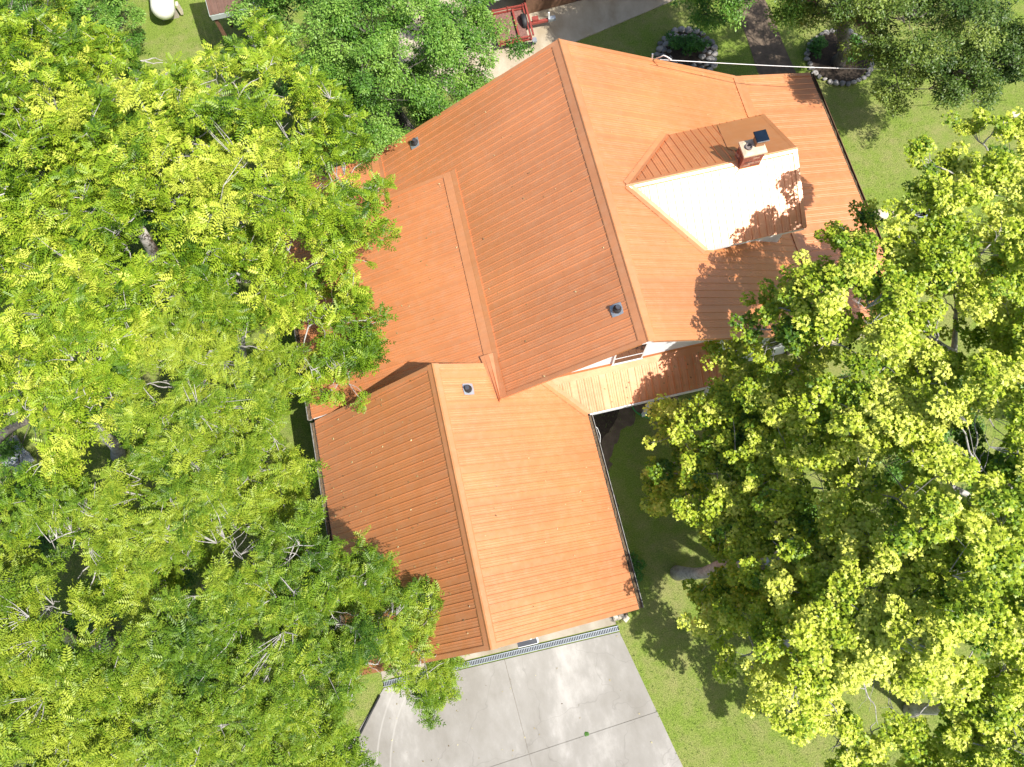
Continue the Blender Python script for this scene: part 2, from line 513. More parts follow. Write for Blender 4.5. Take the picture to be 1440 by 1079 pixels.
def roof_face(plane, ax, lo, hi, first=None, deck=None, flip=False):
    """ribbed sheets. plane(x, y) -> z. ax: 'x' = the ribs run along x and the sheets are laid out along y.
    lo, hi: break points (u, t) of the two ends of the ribs."""
    u0, u1 = lo[0][0], lo[-1][0]
    first = u0 if first is None else first
    LU, LT = zip(*lo); HU, HT = zip(*hi)
    e = 1e-3
    z00, zx, zy = plane(0, 0), plane(1, 0) - plane(0, 0), plane(0, 1) - plane(0, 0)
    nrm = Vector((-zx, -zy, 1)).normalized()
    a = first
    while a > u0 + 1e-6: a -= 4 * RIB
    idx = 0
    while a < u1 - 1e-6:
        b = a + 4 * RIB
        us = []
        for k in range(4):
            c = a + (k + .5) * RIB
            mn = .004
            us += [(c - .019, 0), (c - .008, .019), (c + .008, .019), (c + .019, 0)]
            # two low stiffening ridges on the flat
            if k < 3:
                f = c + RIB / 2
                us += [(f - .045, 0), (f - .035, mn), (f - .02, mn), (f - .01, 0), (f + .02, 0), (f + .03, mn), (f + .045, mn), (f + .055, 0)]
        us = [(a, 0)] + us + [(b, 0)]
        A, B = max(a, u0), min(b, u1)
        hh = lambda u: np.interp(u, [q[0] for q in us], [q[1] for q in us])
        cuts = sorted(set([round(q[0], 5) for q in us if A < q[0] < B] + [A, B] + [q for q in LU + HU if A < q < B]))
        m_ = MB()
        rows_a, rows_b = [], []
        lift = .0015 * (idx % 2)
        for u in cuts:
            ta = float(np.interp(u, LU, LT)); tb = float(np.interp(u, HU, HT))
            h = float(hh(u)) + lift
            for tt, rr in ((ta, rows_a), (tb, rows_b)):
                x, y = (tt, u) if ax == 'x' else (u, tt)
                rr.append(Vector((x, y, plane(x, y))) + nrm * h)
        if B - A > .02:
            for i in range(len(cuts) - 1):
                q = [rows_a[i], rows_a[i + 1], rows_b[i + 1], rows_b[i]]
                if (q[0] - q[3]).length < 1e-4 and (q[1] - q[2]).length < 1e-4: continue
                if (q[0] - q[3]).length < 1e-4: q = q[:3]
                elif (q[1] - q[2]).length < 1e-4: q = [q[0], q[1], q[3]]
                m_.face(q)
            m_.build('roof_panel', M['roof'], house)
        a = b; idx += 1
    # deck below
    ring = [(t_, u) if ax == 'x' else (u, t_) for u, t_ in lo] + [(t_, u) if ax == 'x' else (u, t_) for u, t_ in reversed(hi)]
    out = []
    for p in ring:
        if not out or (abs(out[-1][0] - p[0]) + abs(out[-1][1] - p[1]) > 1e-3): out.append(p)
    if abs(out[0][0] - out[-1][0]) + abs(out[0][1] - out[-1][1]) < 1e-3: out.pop()
    cx = sum(p[0] for p in out) / len(out); cyy = sum(p[1] for p in out) / len(out)
    L = []
    for x, y in out:
        x2 = x + (.02 if x < cx else -.02); y2 = y + (.02 if y < cyy else -.02)
        L.append((x2, y2, plane(x2, y2) - .012))
    m_ = MB(); m_.prism(L, .16 if deck is None else deck)
    m_.build('roof_deck', M['white'], house)


s_main = .562
zML = lambda x, y: 6.898 - s_main * (4.2 - x)
zMR = lambda x, y: 6.898 - s_main * (x - 4.2)
zPR = lambda x, y: 3.323 - .249 * (x - 10.563)
zPL = lambda x, y: 3.396 - .20 * (-2.03 - x)
zSH = lambda x, y: 4.68 - .285 * (.25 - x)
sg = .678
zGL = lambda x, y: 5.577 - sg * (-1.466 - x)
zGR = lambda x, y: 5.577 - sg * (x + 1.466)
zPN = lambda x, y: 2.72 + .58 * (y - 4.96)
zDU = lambda x, y: 6.466 - .548 * (y - 10.283)
zDL = lambda x, y: 6.466 - .548 * (10.283 - y)
Y0, Y1 = 5.535, 15.207
G0, G1 = -.952, 6.67

roof_face(zML, 'x', [(Y0, .25), (13.08, .25), (13.081, -2.03), (Y1, -2.03)], [(Y0, 4.2), (Y1, 4.2)])
roof_face(zMR, 'x', [(Y0, 4.2), (Y1, 4.2)], [(Y0, 10.563), (Y1, 10.563)])
roof_face(zPR, 'x', [(Y0, 10.563), (Y1, 10.563)], [(Y0, 13.454), (Y1, 13.454)])
roof_face(zPL, 'x', [(13.11, -5.9), (Y1, -5.9)], [(13.11, -2.03), (Y1, -2.03)])
roof_face(zSH, 'x', [(6.70, -5.64), (13.08, -5.64)], [(6.70, .25), (13.08, .25)])
roof_face(zGL, 'x', [(G0, -5.64), (G1, -5.64)], [(G0, -1.466), (G1, -1.466)])
roof_face(zGR, 'x', [(G0, -1.466), (G1, -1.466)], [(G0, 2.708), (4.96, 2.708), (6.0, 1.68), (6.12, 1.55), (6.121, .18), (G1, .18)])
PX1 = 7.02
roof_face(zPN, 'y', [(1.55, 6.12), (2.72, 4.96), (PX1, 4.96)], [(1.55, 6.13), (PX1, 6.13)])
DX0, DX1, XV = 5.017, 9.929, 6.90
roof_face(zDL, 'y', [(DX0, 10.27), (XV, 8.299), (DX1, 8.299)], [(DX0, 10.283), (DX1, 10.283)])
roof_face(zDU, 'y', [(DX0, 10.283), (DX1, 10.283)], [(DX0, 10.296), (XV, 12.267), (DX1, 12.267)])


def ridge(p0, p1, sl, sr, wl=.19, wr=.19, name='ridge_cap', mat='trim', lift=.022, seg=3.05):
    """folded cap along p0-p1. sl, sr: drop per metre on either side (left and right of the direction)"""
    p0, p1 = Vector(p0), Vector(p1)
    d = (p1 - p0); L = d.length; d.normalize()
    side = Vector((d.y, -d.x, 0)).normalized()   # right side
    def off(w, s, up): return side * w + Vector((0, 0, -s * abs(w) + up))
    prof = [off(-wl, sl, 0.0), off(-wl, sl, lift), off(-wl + .02, sl, lift + .008), off(-.035, sl, lift + .006), off(-.028, sl, lift + .022), off(0, 0, lift + .032),
            off(.028, sr, lift + .022), off(.035, sr, lift + .006), off(wr - .02, sr, lift + .008), off(wr, sr, lift), off(wr, sr, 0)]
    k = max(1, round(L / seg))
    for i in range(k):
        a = p0 + d * (L * i / k - (.0 if i == 0 else .04)); b = p0 + d * (L * (i + 1) / k)
        u = Vector((0, 0, .0025 * (i % 2)))
        m_ = MB(); m_.grid([[a + q + u for q in prof], [b + q + u for q in prof]])
        m_.build(name, M[mat], house)


ridge((4.2, Y0 - .02, 6.898), (4.2, Y1 + .02, 6.898), s_main, s_main, .24, .24)
ridge((-1.466, G0 - .02, 5.577), (-1.466, G1 + .03, 5.577), sg, sg, .17, .17)
ridge((DX0 - .08, 10.283, 6.466), (DX1 + .02, 10.283, 6.466), .548, .548, .12, .12)


def strip(prof0, prof1, name, mat='trim', seg=3.05):
    a0 = [Vector(p) for p in prof0]; a1 = [Vector(p) for p in prof1]
    L = (a1[0] - a0[0]).length; k = max(1, round(L / seg))
    for i in range(k):
        f0 = max(0, i / k - .004); f1 = (i + 1) / k
        u = Vector((0, 0, .0025 * (i % 2)))
        m_ = MB(); m_.grid([[p.lerp(q, f0) + u for p, q in zip(a0, a1)], [p.lerp(q, f1) + u for p, q in zip(a0, a1)]])
        m_.build(name, M[mat], house)


def along_y(profx, y0, y1, name, mat='trim'):
    strip([(x, y0, z) for x, z in profx], [(x, y1, z) for x, z in profx], name, mat)


# pitch-change flashings
along_y([(.25 - .27, zSH(.25 - .27, 0) + .002), (.25 - .27, zSH(.25 - .27, 0) + .034), (.23, zSH(.23, 0) + .040), (.25, 4.68 + .046), (.39, zML(.39, 0) + .036), (.39, zML(.39, 0) + .004)], 6.72, 13.08, 'transition_flashing')
along_y([(10.563 - .16, zMR(10.4, 0) + .004), (10.563 - .16, zMR(10.403, 0) + .034), (10.563, 3.323 + .042), (10.563 + .22, zPR(10.78, 0) + .034), (10.563 + .22, zPR(10.78, 0) + .004)], Y0, Y1, 'transition_flashing')
along_y([(-2.03 - .25, zPL(-2.28, 0) + .004), (-2.03 - .25, zPL(-2.28, 0) + .034), (-2.03, 3.396 + .042), (-2.03 + .12, zML(-1.91, 0) + .034), (-2.03 + .12, zML(-1.91, 0) + .004)], 13.2, Y1, 'transition_flashing')
# folded flashing closing the lower left corner of the main roof onto the garage roof
strip([(.36, 6.9, zML(.36, 0) + .05), (.25, 6.9, 4.74), (.12, 6.9, 4.74), (-.02, 6.9, 4.70), (-.14, 6.9, 4.66)],
      [(.36, Y0 + .01, zML(.36, 0) + .045), (.25, Y0 + .01, 4.72), (.17, Y0 - .02, 4.68), (.13, Y0 - .05, 4.60), (.12, Y0 - .08, 4.52)], 'corner_flashing', seg=9)


def rake(plane, ax, t0, t1, fix, out, name='rake_trim', w=.11):
    """L-shaped trim along a sloping roof edge. out: direction outward (+-1)"""
    def P3(t, f, up):
        x, y = (t, f) if ax == 'x' else (f, t)
        return Vector((x, y, plane(x, y) + up))
    pr = lambda t: [P3(t, fix - out * w, .004), P3(t, fix - out * w, .030), P3(t, fix + out * .012, .034), P3(t, fix + out * .012, -.07)]
    strip(pr(t0), pr(t1), name)


rake(zML, 'x', .25, 4.05, Y0, -1)
rake(zMR, 'x', 4.35, 10.5, Y0, -1)
rake(zPR, 'x', 10.75, 13.45, Y0, -1)
rake(zML, 'x', -1.95, 4.05, Y1, 1)
rake(zMR, 'x', 4.35, 10.5, Y1, 1)
rake(zPR, 'x', 10.75, 13.45, Y1, 1)
rake(zSH, 'x', -5.6, .2, 13.08, 1)
rake(zGL, 'x', -5.62, -1.6, G1, 1)
rake(zGR, 'x', -1.33, -.08, G1, 1)
rake(zGL, 'x', -5.62, -1.6, G0, -1)
rake(zGR, 'x', -1.33, 2.70, G0, -1)
rake(zPN, 'y', 4.97, 6.1, PX1, 1)
rake(zDL, 'y', 8.31, 10.2, DX1, 1)
rake(zDU, 'y', 10.37, 12.25, DX1, 1)
rake(zPL, 'x', -5.85, -2.25, Y1, 1)

# flashing in the valleys of the dormer, of the pent roof, and round the pent roof top
def valley(p, q, w1, w2, name='valley_flashing', mat='trim'):
    p, q = Vector(p), Vector(q)
    m_ = MB(); m_.grid([[p + Vector(w1), p + Vector((0, 0, .03)), p + Vector(w2)], [q + Vector(w1), q + Vector((0, 0, .03)), q + Vector(w2)]])
    m_.build(name, M[mat], house)


valley((DX0 - .02, 10.283, 6.46), (XV - .02, 8.28, 5.385), (-.10, -.10, .075), (.10, .02, .055))
valley((DX0 - .02, 10.283, 6.46), (XV - .02, 12.29, 5.385), (-.10, .10, .075), (.10, -.02, .055))
valley((1.55, 6.10, 3.53), (2.72, 4.95, 2.745), (-.10, -.08, .09), (.12, .04, .06))
strip([(1.6, 5.93, zPN(0, 5.93) + .03), (1.6, 6.11, zPN(0, 6.11) + .04), (1.6, 6.118, 3.62)], [(PX1, 5.93, zPN(0, 5.93) + .03), (PX1, 6.11, zPN(0, 6.11) + .04), (PX1, 6.118, 3.62)], 'wall_flashing')
# saddle plates at the right end of the dormer (smooth sheet in the photo)
m_ = MB()
m_.face([(8.95, 10.33, zDU(0, 10.33) + .026), (9.90, 10.33, zDU(0, 10.33) + .026), (9.90, 12.2, zDU(0, 12.2) + .026), (8.45, 12.2, zDU(0, 12.2) + .026), (8.2, 10.9, zDU(0, 10.9) + .026)])
m_.build('flat_sheet', M['trim'], house)

# ---- walls
def clad(x0, x1, y, ztop, z0=0.0, face=-1, course=.2, name='wall', ax='x'):
    """clapboard wall facing -y (or -x / +x): ztop(u) gives the height"""
    m_ = MB()
    us = sorted(set([x0, x1] + [x0 + (x1 - x0) * i / 40 for i in range(41)]))
    zmax = max(ztop(u) for u in us)
    z = z0
    while z < zmax:
        z2 = z + course
        for a, b in zip(us[:-1], us[1:]):
            ta, tb = ztop(a), ztop(b)
            if max(ta, tb) <= z: continue
            za, zb = min(z2, max(ta, z)), min(z2, max(tb, z))
            o0 = face * .022; o1 = face * .004
            def p(u, o, zz): return (u, y + o, zz) if ax == 'x' else (y + o, u, zz)
            m_.face([p(a, o0, z), p(b, o0, z), p(b, o1, zb), p(a, o1, za)])
            m_.face([p(a, o1, z), p(b, o1, z), p(b, o0, z), p(a, o0, z)])
        z = z2
    return m_.build(name, M['siding'], house, normals=False)


zmain = lambda x: (zML(x, 0) if x < 4.2 else zMR(x, 0)) - .2
clad(.45, 10.3, 6.14, zmain)
clad(.45, 10.3, 14.6, zmain, face=1)
clad(6.2, 14.6, 10.3, lambda u: 3.2, face=1, ax='y')
clad(-5.2, 2.3, -.35, lambda x: (zGL(x, 0) if x < -1.466 else zGR(x, 0)) - .2)
clad(-5.2, .3, 6.5, lambda x: (zGL(x, 0) if x < -1.466 else zGR(x, 0)) - .2, face=1)
clad(-.35, 6.14, 2.3, lambda u: 2.75, face=1, ax='y')
clad(-.35, 14.6, -5.2, lambda u: 2.68, face=-1, ax='y')
clad(7.1, 9.7, 8.72, lambda x: 5.36, z0=3.0, name='dormer_wall')
clad(8.72, 11.85, 9.62, lambda u: min(zDU(0, u), zDL(0, u)) - .18, z0=3.2, face=1, ax='y', name='dormer_wall')
clad(7.1, 9.7, 11.85, lambda x: 5.36, z0=3.0, face=1, name='dormer_wall')
# windows of the south gable wall
def window(x0, x1, z0, z1, y):
    f = MB()
    w = .05
    for (a, b, c, d) in ((x0 - w, x1 + w, z1, z1 + w), (x0 - w, x1 + w, z0 - w, z0), (x0 - w, x0, z0, z1), (x1, x1 + w, z0, z1)):
        f.box(((a + b) / 2, y - .035, (c + d) / 2), (b - a, .024, d - c))
    fr = f.build('window', M['white'], house)
    g = MB(); g.box(((x0 + x1) / 2, y - .032, (z0 + z1) / 2), (x1 - x0, .012, z1 - z0)); g.build('pane', M['glass'], fr)
    g = MB(); g.box(((x0 + x1) / 2, y - .042, (z0 + z1) / 2 - .2), (x1 - x0, .012, .03)); g.build('sash_bar', M['white'], fr)
    g = MB(); g.box(((x0 + x1) / 2, y - .04, z0 - w - .015), (x1 - x0 + .12, .035, .03)); g.build('sill', M['white'], fr)


window(3.75, 4.60, 3.62, 4.95, 6.12)
window(7.75, 8.55, 1.4, 2.9, 6.12)
window(9.0, 9.6, 1.4, 2.9, 6.12)
# entrance under the pent roof
m_ = MB(); m_.box((3.6, 6.09, 1.15), (.95, .06, 2.1)); dr = m_.build('door', M['brown_wood'], house)
m_ = MB(); m_.lathe((3.95, 6.02, 1.1), [(0, 0), (.03, .0), (.03, .03), (0, .04)], 8); m_.build('handle', M['galv'], dr)
sheet('porch_step', [(2.4, 5.7), (6.9, 5.7), (6.9, 6.1), (2.4, 6.1)], .12, M['apron'], .12)
for x in (6.85, 4.9):
    m_ = MB(); m_.box((x, 5.08, 1.3), (.11, .11, 2.6)); m_.build('porch_post', M['white'], house)
m_ = MB(); m_.box(((2.78 + PX1) / 2, 4.935, 2.64), (PX1 - 2.78, .03, .17)); m_.build('fascia', M['white'], house)
for y in (6.0, 8.3, 10.6, 12.9, 15.0):
    m_ = MB(); m_.box((13.2, y, 1.45), (.12, .12, 2.25)); m_.build('porch_post', M['white'], house)
# garage doors
for x in (-3.3, .35):
    g = MB(); g.box((x, -.40, 1.08), (2.75, .05, 2.14)); gd = g.build('garage_door', M['white'], house)
    for r in range(4):
        for c in range(4):
            g = MB(); g.box((x - 1.02 + c * .68, -.43, .29 + r * .53), (.56, .02, .40)); g.build('door_panel', M['siding'], gd)
# gutters
def gutter(p0, p1, side, mat='gutter', litter=True):
    p0, p1 = Vector(p0), Vector(p1)
    pr = [(0, .0), (0, -.11), (.03, -.125), (.09, -.125), (.125, -.06), (.125, .005), (.108, .008)]
    m_ = MB(); m_.grid([[p + Vector((side * a, 0, b)) for a, b in pr] for p in (p0, p1)])
    g = m_.build('gutter', M[mat], house, normals=False)
    if litter:
        m_ = MB(); k = int((p1 - p0).length / .08)
        rows = [[p0.lerp(p1, i / k) + Vector((side * (.01 + .095 * j / 3), 0, -.055 + .05 * noise.noise(Vector((i * .35, j * .9, side * 5))))) for j in range(4)] for i in range(k + 1)]
        m_.grid(rows); m_.build('gutter_litter', M['debris'], g, normals=False)


gutter((-5.66, G0, 2.74), (-5.66, 6.66, 2.74), -1)
gutter((-5.66, 6.7, 2.98), (-5.66, 12.9, 2.98), -1)
gutter((2.73, G0, 2.73), (2.73, 4.9, 2.73), 1)
gutter((13.47, Y0, 2.60), (13.47, Y1, 2.60), 1, 'brown_wood')

# ---- roof vents
def vent(x, y, plane, s):
    z = plane(x, y)
    nr = Vector((plane(0, 0) - plane(1, 0), plane(0, 0) - plane(0, 1), 1)).normalized()
    q = Vector((0, 0, 1)).rotation_difference(nr).to_matrix()
    m_ = MB(); rows = []
    for r, h in ((.175, .028), (.175, .036), (.12, .042), (.085, .075), (.06, .10)):
        if r > .12: rows.append([Vector((x, y, z)) + q @ Vector((r * c, r * d, h)) for c, d in ((1, 0), (.92, .92), (0, 1), (-.92, .92), (-1, 0), (-.92, -.92), (0, -1), (.92, -.92))])
        else: rows.append([Vector((x, y, z)) + q @ Vector((r * math.cos(k * PI / 4), r * math.sin(k * PI / 4), h)) for k in range(8)])
    m_.grid(rows, closed=True)
    m_2 = MB(); m_2.tube([(x, y, z + .02), (x, y, z + .24 * s)], .062, 12); vp = m_2.build('vent_pipe', M['pipe'], house, normals=True)
    m_.build('pipe_flashing', M['galv'], vp)
    m_ = MB(); m_.lathe((x, y, z + .05), [(.125, .0), (.115, .05), (.07, .11)], 12); m_.build('rubber_boot', M['black'], vp)


vent(-.67, 14.73, zML, 1.0)
vent(3.70, 6.66, zML, 1.0)
vent(-.67, 5.90, zGR, 1.0)

# ---- chimney
CHX0, CHX1, CHY0, CHY1, CHZ0, CHZ1 = 8.20, 8.80, 10.07, 10.50, 6.00, 6.96
m_ = MB(); m_.box(((CHX0 + CHX1) / 2, (CHY0 + CHY1) / 2, (CHZ0 + CHZ1) / 2), (CHX1 - CHX0 - .03, CHY1 - CHY0 - .03, CHZ1 - CHZ0))
chim = m_.build('chimney', M['mortar'], house)
bh = .062; gap = .011
brick_meshes = {}
k = 0
z = CHZ0 + .1
brm = [simple('brick_%s' % w, c, .85, .3, 12, bstr=.5) for w, c in (('red', (.27, .085, .055)), ('pale', (.40, .24, .18)), ('dark', (.14, .06, .05)), ('rose', (.32, .13, .085)))]
def brick(cx_, cy_, cz_, lx_, ly_):
    key = (round(lx_, 3), round(ly_, 3))
    mi = random.choices(range(4), (5, 1.5, 2, 3))[0]
    if (key, mi) not in brick_meshes:
        b_ = MB(); b_.box((0, 0, 0), (lx_, ly_, bh)); o = b_.build('brick', brm[mi]); brick_meshes[(key, mi)] = o.data
        bpy.data.objects.remove(o)
    o = bpy.data.objects.new('brick', brick_meshes[(key, mi)]); col.objects.link(o)
    o.parent = chim
    o.matrix_parent_inverse = world_of(chim).inverted()
    o.location = (cx_ + random.uniform(-.002, .002), cy_ + random.uniform(-.002, .002), cz_)
row = 0
house_inv = None
while z < CHZ1 - .02:
    odd = row % 2
    W_, D_ = CHX1 - CHX0, CHY1 - CHY0
    for yy, s_ in ((CHY0, 1), (CHY1, -1)):
        segs = [.195, .195, .195] if not odd else [.092, .195, .195, .092]
        f = (W_ - gap * (len(segs) - 1)) / sum(segs); x = CHX0
        for L_ in segs:
            brick(x + L_ * f / 2, yy + s_ * .045, z + bh / 2, L_ * f, .09); x += L_ * f + gap
    for xx, s_ in ((CHX0, 1), (CHX1, -1)):
        segs = [.19, .19] if odd else [.09, .19, .09]
        y_ = CHY0 + .09 + gap; tot = D_ - .18 - 2 * gap
        f = (tot - gap * (len(segs) - 1)) / sum(segs)
        for L_ in segs:
            brick(xx + s_ * .045, y_ + L_ * f / 2, z + bh / 2, .09, L_ * f); y_ += L_ * f + gap
    z += bh + gap; row += 1
ztop = z
m_ = MB()
o_ = .035
A = [(CHX0 - o_, CHY0 - o_), (CHX1 + o_, CHY0 - o_), (CHX1 + o_, CHY1 + o_), (CHX0 - o_, CHY1 + o_)]
B_ = [(CHX0 + .05, CHY0 + .05), (CHX1 - .05, CHY0 + .05), (CHX1 - .05, CHY1 - .05), (CHX0 + .05, CHY1 - .05)]
m_.grid([[(x, y, ztop) for x, y in A], [(x, y, ztop + .06) for x, y in A], [(x, y, ztop + .10) for x, y in B_]], closed=True)
m_.face([(x, y, ztop + .10) for x, y in B_])
m_.build('chimney_crown', M['crown'], chim)
fx, fy = 8.66, 10.36
m_ = MB(); m_.box((fx, fy, ztop + .19), (.24, .24, .2)); m_.build('flue', M['clay'], chim)
m_ = MB(); m_.lathe((8.36, 10.28, ztop + .1), [(.10, 0), (.10, .05), (.075, .05), (.075, .004), (0, .004)], 14); m_.build('flue_opening', M['flue_in'], chim)
for dx in (-.11, .11):
    for dy in (-.11, .11):
        m_ = MB(); m_.box((fx + dx, fy + dy, ztop + .34), (.02, .02, .14)); m_.build('cap_leg', M['cap'], chim)
m_ = MB()
w = .175
A = [(-w, -w), (w, -w), (w, w), (-w, w)]
zc = ztop + .41
m_.grid([[(fx + a, fy + b, zc - .035) for a, b in A], [(fx + a, fy + b, zc) for a, b in A], [(fx + a * .93, fy + b * .93, zc + .012) for a, b in A]], closed=True)
m_.face([(fx + a * .93, fy + b * .93, zc + .012) for a, b in A])
m_.build('chimney_cap', M['cap'], chim)
m_ = MB(); m_.box((fx, fy - w - .004, zc - .012), (.34, .006, .04)); m_.build('cap_glare', M['galv'], chim)  # pale strip painted as sun glare along the front of the cap
# base flashing of the chimney
m_ = MB()
for (xa, ya, xb, yb, dx, dy) in ((CHX0, CHY0, CHX1, CHY0, 0, -.1), (CHX0, CHY0, CHX0, CHY1, -.1, 0), (CHX1, CHY0, CHX1, CHY1, .1, 0), (CHX0, CHY1, CHX1, CHY1, 0, .1)):
    zr = lambda y: min(zDL(0, y), zDU(0, y))
    ex = .1 if dx == 0 else 0
    def seg_pts(fr):
        x = xa + (xb - xa) * fr; y = ya + (yb - ya) * fr
        sx = x + (ex if fr == 1 else -ex if fr == 0 else 0)
        return [(x + dx * .06, y + dy * .06, zr(y) + .08), (x + dx * .1, y + dy * .1, zr(y) + .04), (sx + dx, y + dy, zr(y + dy) + .034)]
    fr = [0, .25, .5, .75, 1]
    if dx != 0: fr = [0, (10.283 - CHY0) / (CHY1 - CHY0), 1]
    m_.grid([seg_pts(f) for f in fr])
m_.build('base_flashing', M['trim'], chim)

# ---- security lamp below the garage gable
lp = empty('security_lamp', (-.74, -1.05, 3.0), 'small dark floodlight with a pale rim under the garage gable end', 'lamp')
m_ = MB(); m_.box((-.62, -1.14, 3.02), (.56, .13, .06)); m_.build('lamp_housing', M['pipe'], lp)
m_ = MB(); m_.box((-.32, -1.13, 3.02), (.04, .15, .10)); m_.build('end_plate', M['white'], lp)
m_ = MB(); m_.box((-.62, -1.21, 3.02), (.56, .015, .09)); m_.build('lamp_rim', M['white'], lp)
m_ = MB(); m_.box((-.5, -.75, 3.02), (.05, .75, .05)); m_.build('bracket', M['white'], lp)

# ---- trench drain
td = empty('trench_drain', (-1.5, -1.5, 0), 'long galvanised trench drain grate across the driveway in front of the garage', 'drain')
for y in (-1.57, -1.43):
    m_ = MB(); m_.box((-1.6, y, .035), (7.7, .022, .05)); m_.build('rail', M['galv'], td)
m_ = MB()
x = -5.4
while x < 2.2:
    m_.box((x, -1.5, .04), (.022, .12, .012)); x += .055
g = m_.build('grating', M['galv'], td); g['kind'] = 'stuff'
m_ = MB(); m_.box((-1.6, -1.5, .006), (7.7, .14, .01)); m_.build('channel', M['black'], td)

# ---------------------------------------------------------------- foliage machinery
def basis(az, pitch, roll):
    """(n,3,3) matrices whose columns are x = pointing direction, y = side, z = up of a leaf"""
    ca, sa, cp, sp, cr, sr_ = np.cos(az), np.sin(az), np.cos(pitch), np.sin(pitch), np.cos(roll), np.sin(roll)
    X = np.stack([ca * cp, sa * cp, sp], -1)
    S = np.stack([-sa, ca, np.zeros_like(az)], -1)
    U = np.cross(X, S)
    Y = S * cr[:, None] + U * sr_[:, None]
    Z = np.cross(X, Y)
    return np.stack([X, Y, Z], -1)


def compound_template(pairs, L, ll, lw, droop):
    V, F = [], []
    def leaflet(base, d, l, w, z0, sag):
        d = np.array(d) / np.linalg.norm(d); s = np.array([-d[1], d[0]])
        p = [(base[0], base[1], z0), (*(base + d * l * .45 + s * w / 2), z0 + .006), (*(base + d * l), z0 - sag), (*(base + d * l * .45 - s * w / 2), z0 + .006)]
        b = len(V); V.extend(p); F.append((b, b + 1, b + 2, b + 3))
    for i in range(pairs):
        t = .18 + .8 * i / (pairs - 1)
        x = L * t; z0 = -droop * L * t * t
        sc_ = .65 + .5 * math.sin(PI * (t * .75 + .12))
        for s in (-1, 1):
            leaflet(np.array([x, 0]), (.45, s * 1.0), ll * sc_, lw, z0, ll * .28)
    leaflet(np.array([L, 0]), (1, 0), ll, lw, -droop * L, ll * .3)
    return np.array(V), np.array(F)


def maple_template():
    # a palmate leaf: four kites round the stem point, slightly cupped
    V, F = [], []
    for a, l in ((-1.25, .62), (-.45, .95), (.45, .95), (1.25, .62)):
        d = np.array([math.cos(a), math.sin(a)]); s = np.array([-d[1], d[0]])
        b = len(V)
        V += [(0, 0, 0), (*(d * l * .55 + s * .27), .05), (*(d * l), -.10), (*(d * l * .55 - s * .27), .05)]
        F.append((b, b + 1, b + 2, b + 3))
    return np.array(V), np.array(F)


def oval_template():
    V = [(0, 0, 0), (.5, .26, .03), (1, 0, -.12), (.5, -.26, .03)]
    return np.array(V), np.array([(0, 1, 2, 3)])


TEMPL = {
    'walnut': [compound_template(5, .25, .088, .040, d) for d in (.3, .6, .95)],
    'pecan': [compound_template(5, .21, .080, .030, d) for d in (.35, .7, 1.1)],
    'maple': [maple_template()],
    'oval': [oval_template()],
}


def instance(templ, M3, P_, S_, tint):
    V, F = templ
    n_, k_ = len(P_), len(V)
    W = np.einsum('nij,kj->nki', M3, V) * S_[:, None, None] + P_[:, None, :]
    FF = (F[None] + (np.arange(n_) * k_)[:, None, None]).reshape(-1, F.shape[1])
    T = np.repeat(tint, k_)
    return W.reshape(-1, 3), FF, T


def shoots(kind, C, R_, tints, out):
    """leaf positions for clumps with centres C (n,3), radii R_, outward unit vectors out"""
    V, F, T = [], [], []
    off = 0
    n = len(C)
    if kind in ('walnut', 'pecan'):
        per = 8 if kind == 'walnut' else 10
        idx = np.repeat(np.arange(n), per)
        base_az = np.arctan2(out[:, 1], out[:, 0])[idx]
        az = base_az + rng.uniform(-2.2, 2.2, len(idx)) * rng.uniform(.3, 1, len(idx))
        pitch = rng.normal(.22, .30, len(idx))
        roll = rng.normal(0, .35, len(idx))
        # spread of the leaf bases along the shoot
        along = rng.uniform(-.5, .35, len(idx))[:, None] * R_[idx][:, None]
        Pb = C[idx] + out[idx] * along + rng.normal(0, .04, (len(idx), 3))
        S_ = rng.uniform(.7, 1.2, len(idx)) * (R_[idx] / .31)
        tt = np.clip(tints[idx] + rng.normal(0, .15, len(idx)), 0, 1)
        which = rng.integers(0, 3, len(idx))
        for w_ in range(3):
            q = which == w_
            a, b, c = instance(TEMPL[kind][w_], basis(az[q], pitch[q], roll[q]), Pb[q], S_[q], tt[q])
            V.append(a); F.append(b + off); T.append(c); off += len(a)
    else:
        per = {'maple': 62, 'oval': 84}[kind]
        idx = np.repeat(np.arange(n), per)
        m = len(idx)
        d = rng.normal(0, 1, (m, 3)); d[:, 2] = np.abs(d[:, 2]) * .9 - .25
        d /= np.linalg.norm(d, axis=1)[:, None]
        rad = R_[idx] * rng.uniform(.1, 1.0, m) ** .5
        sq = np.array([1, 1, .62])
        Pb = C[idx] + d * rad[:, None] * sq
        az = np.arctan2(d[:, 1], d[:, 0]) + rng.normal(0, .7, m)
        pitch = rng.normal(-.25, .35, m)
        roll = rng.normal(0, .45, m)
        size = {'maple': .072, 'oval': .085}[kind]
        S_ = size * rng.uniform(.65, 1.25, m)
        tt = np.clip(tints[idx] + rng.normal(0, .12, m), 0, 1)
        a, b, c = instance(TEMPL[kind][0], basis(az, pitch, roll), Pb, S_, tt)
        V.append(a); F.append(b + off); T.append(c); off += len(a)
    return np.concatenate(V), np.concatenate(F), np.concatenate(T)


LEAFM = dict(walnut='walnut', pecan='pecan', maple='maple', deep='deep', oak='oak')


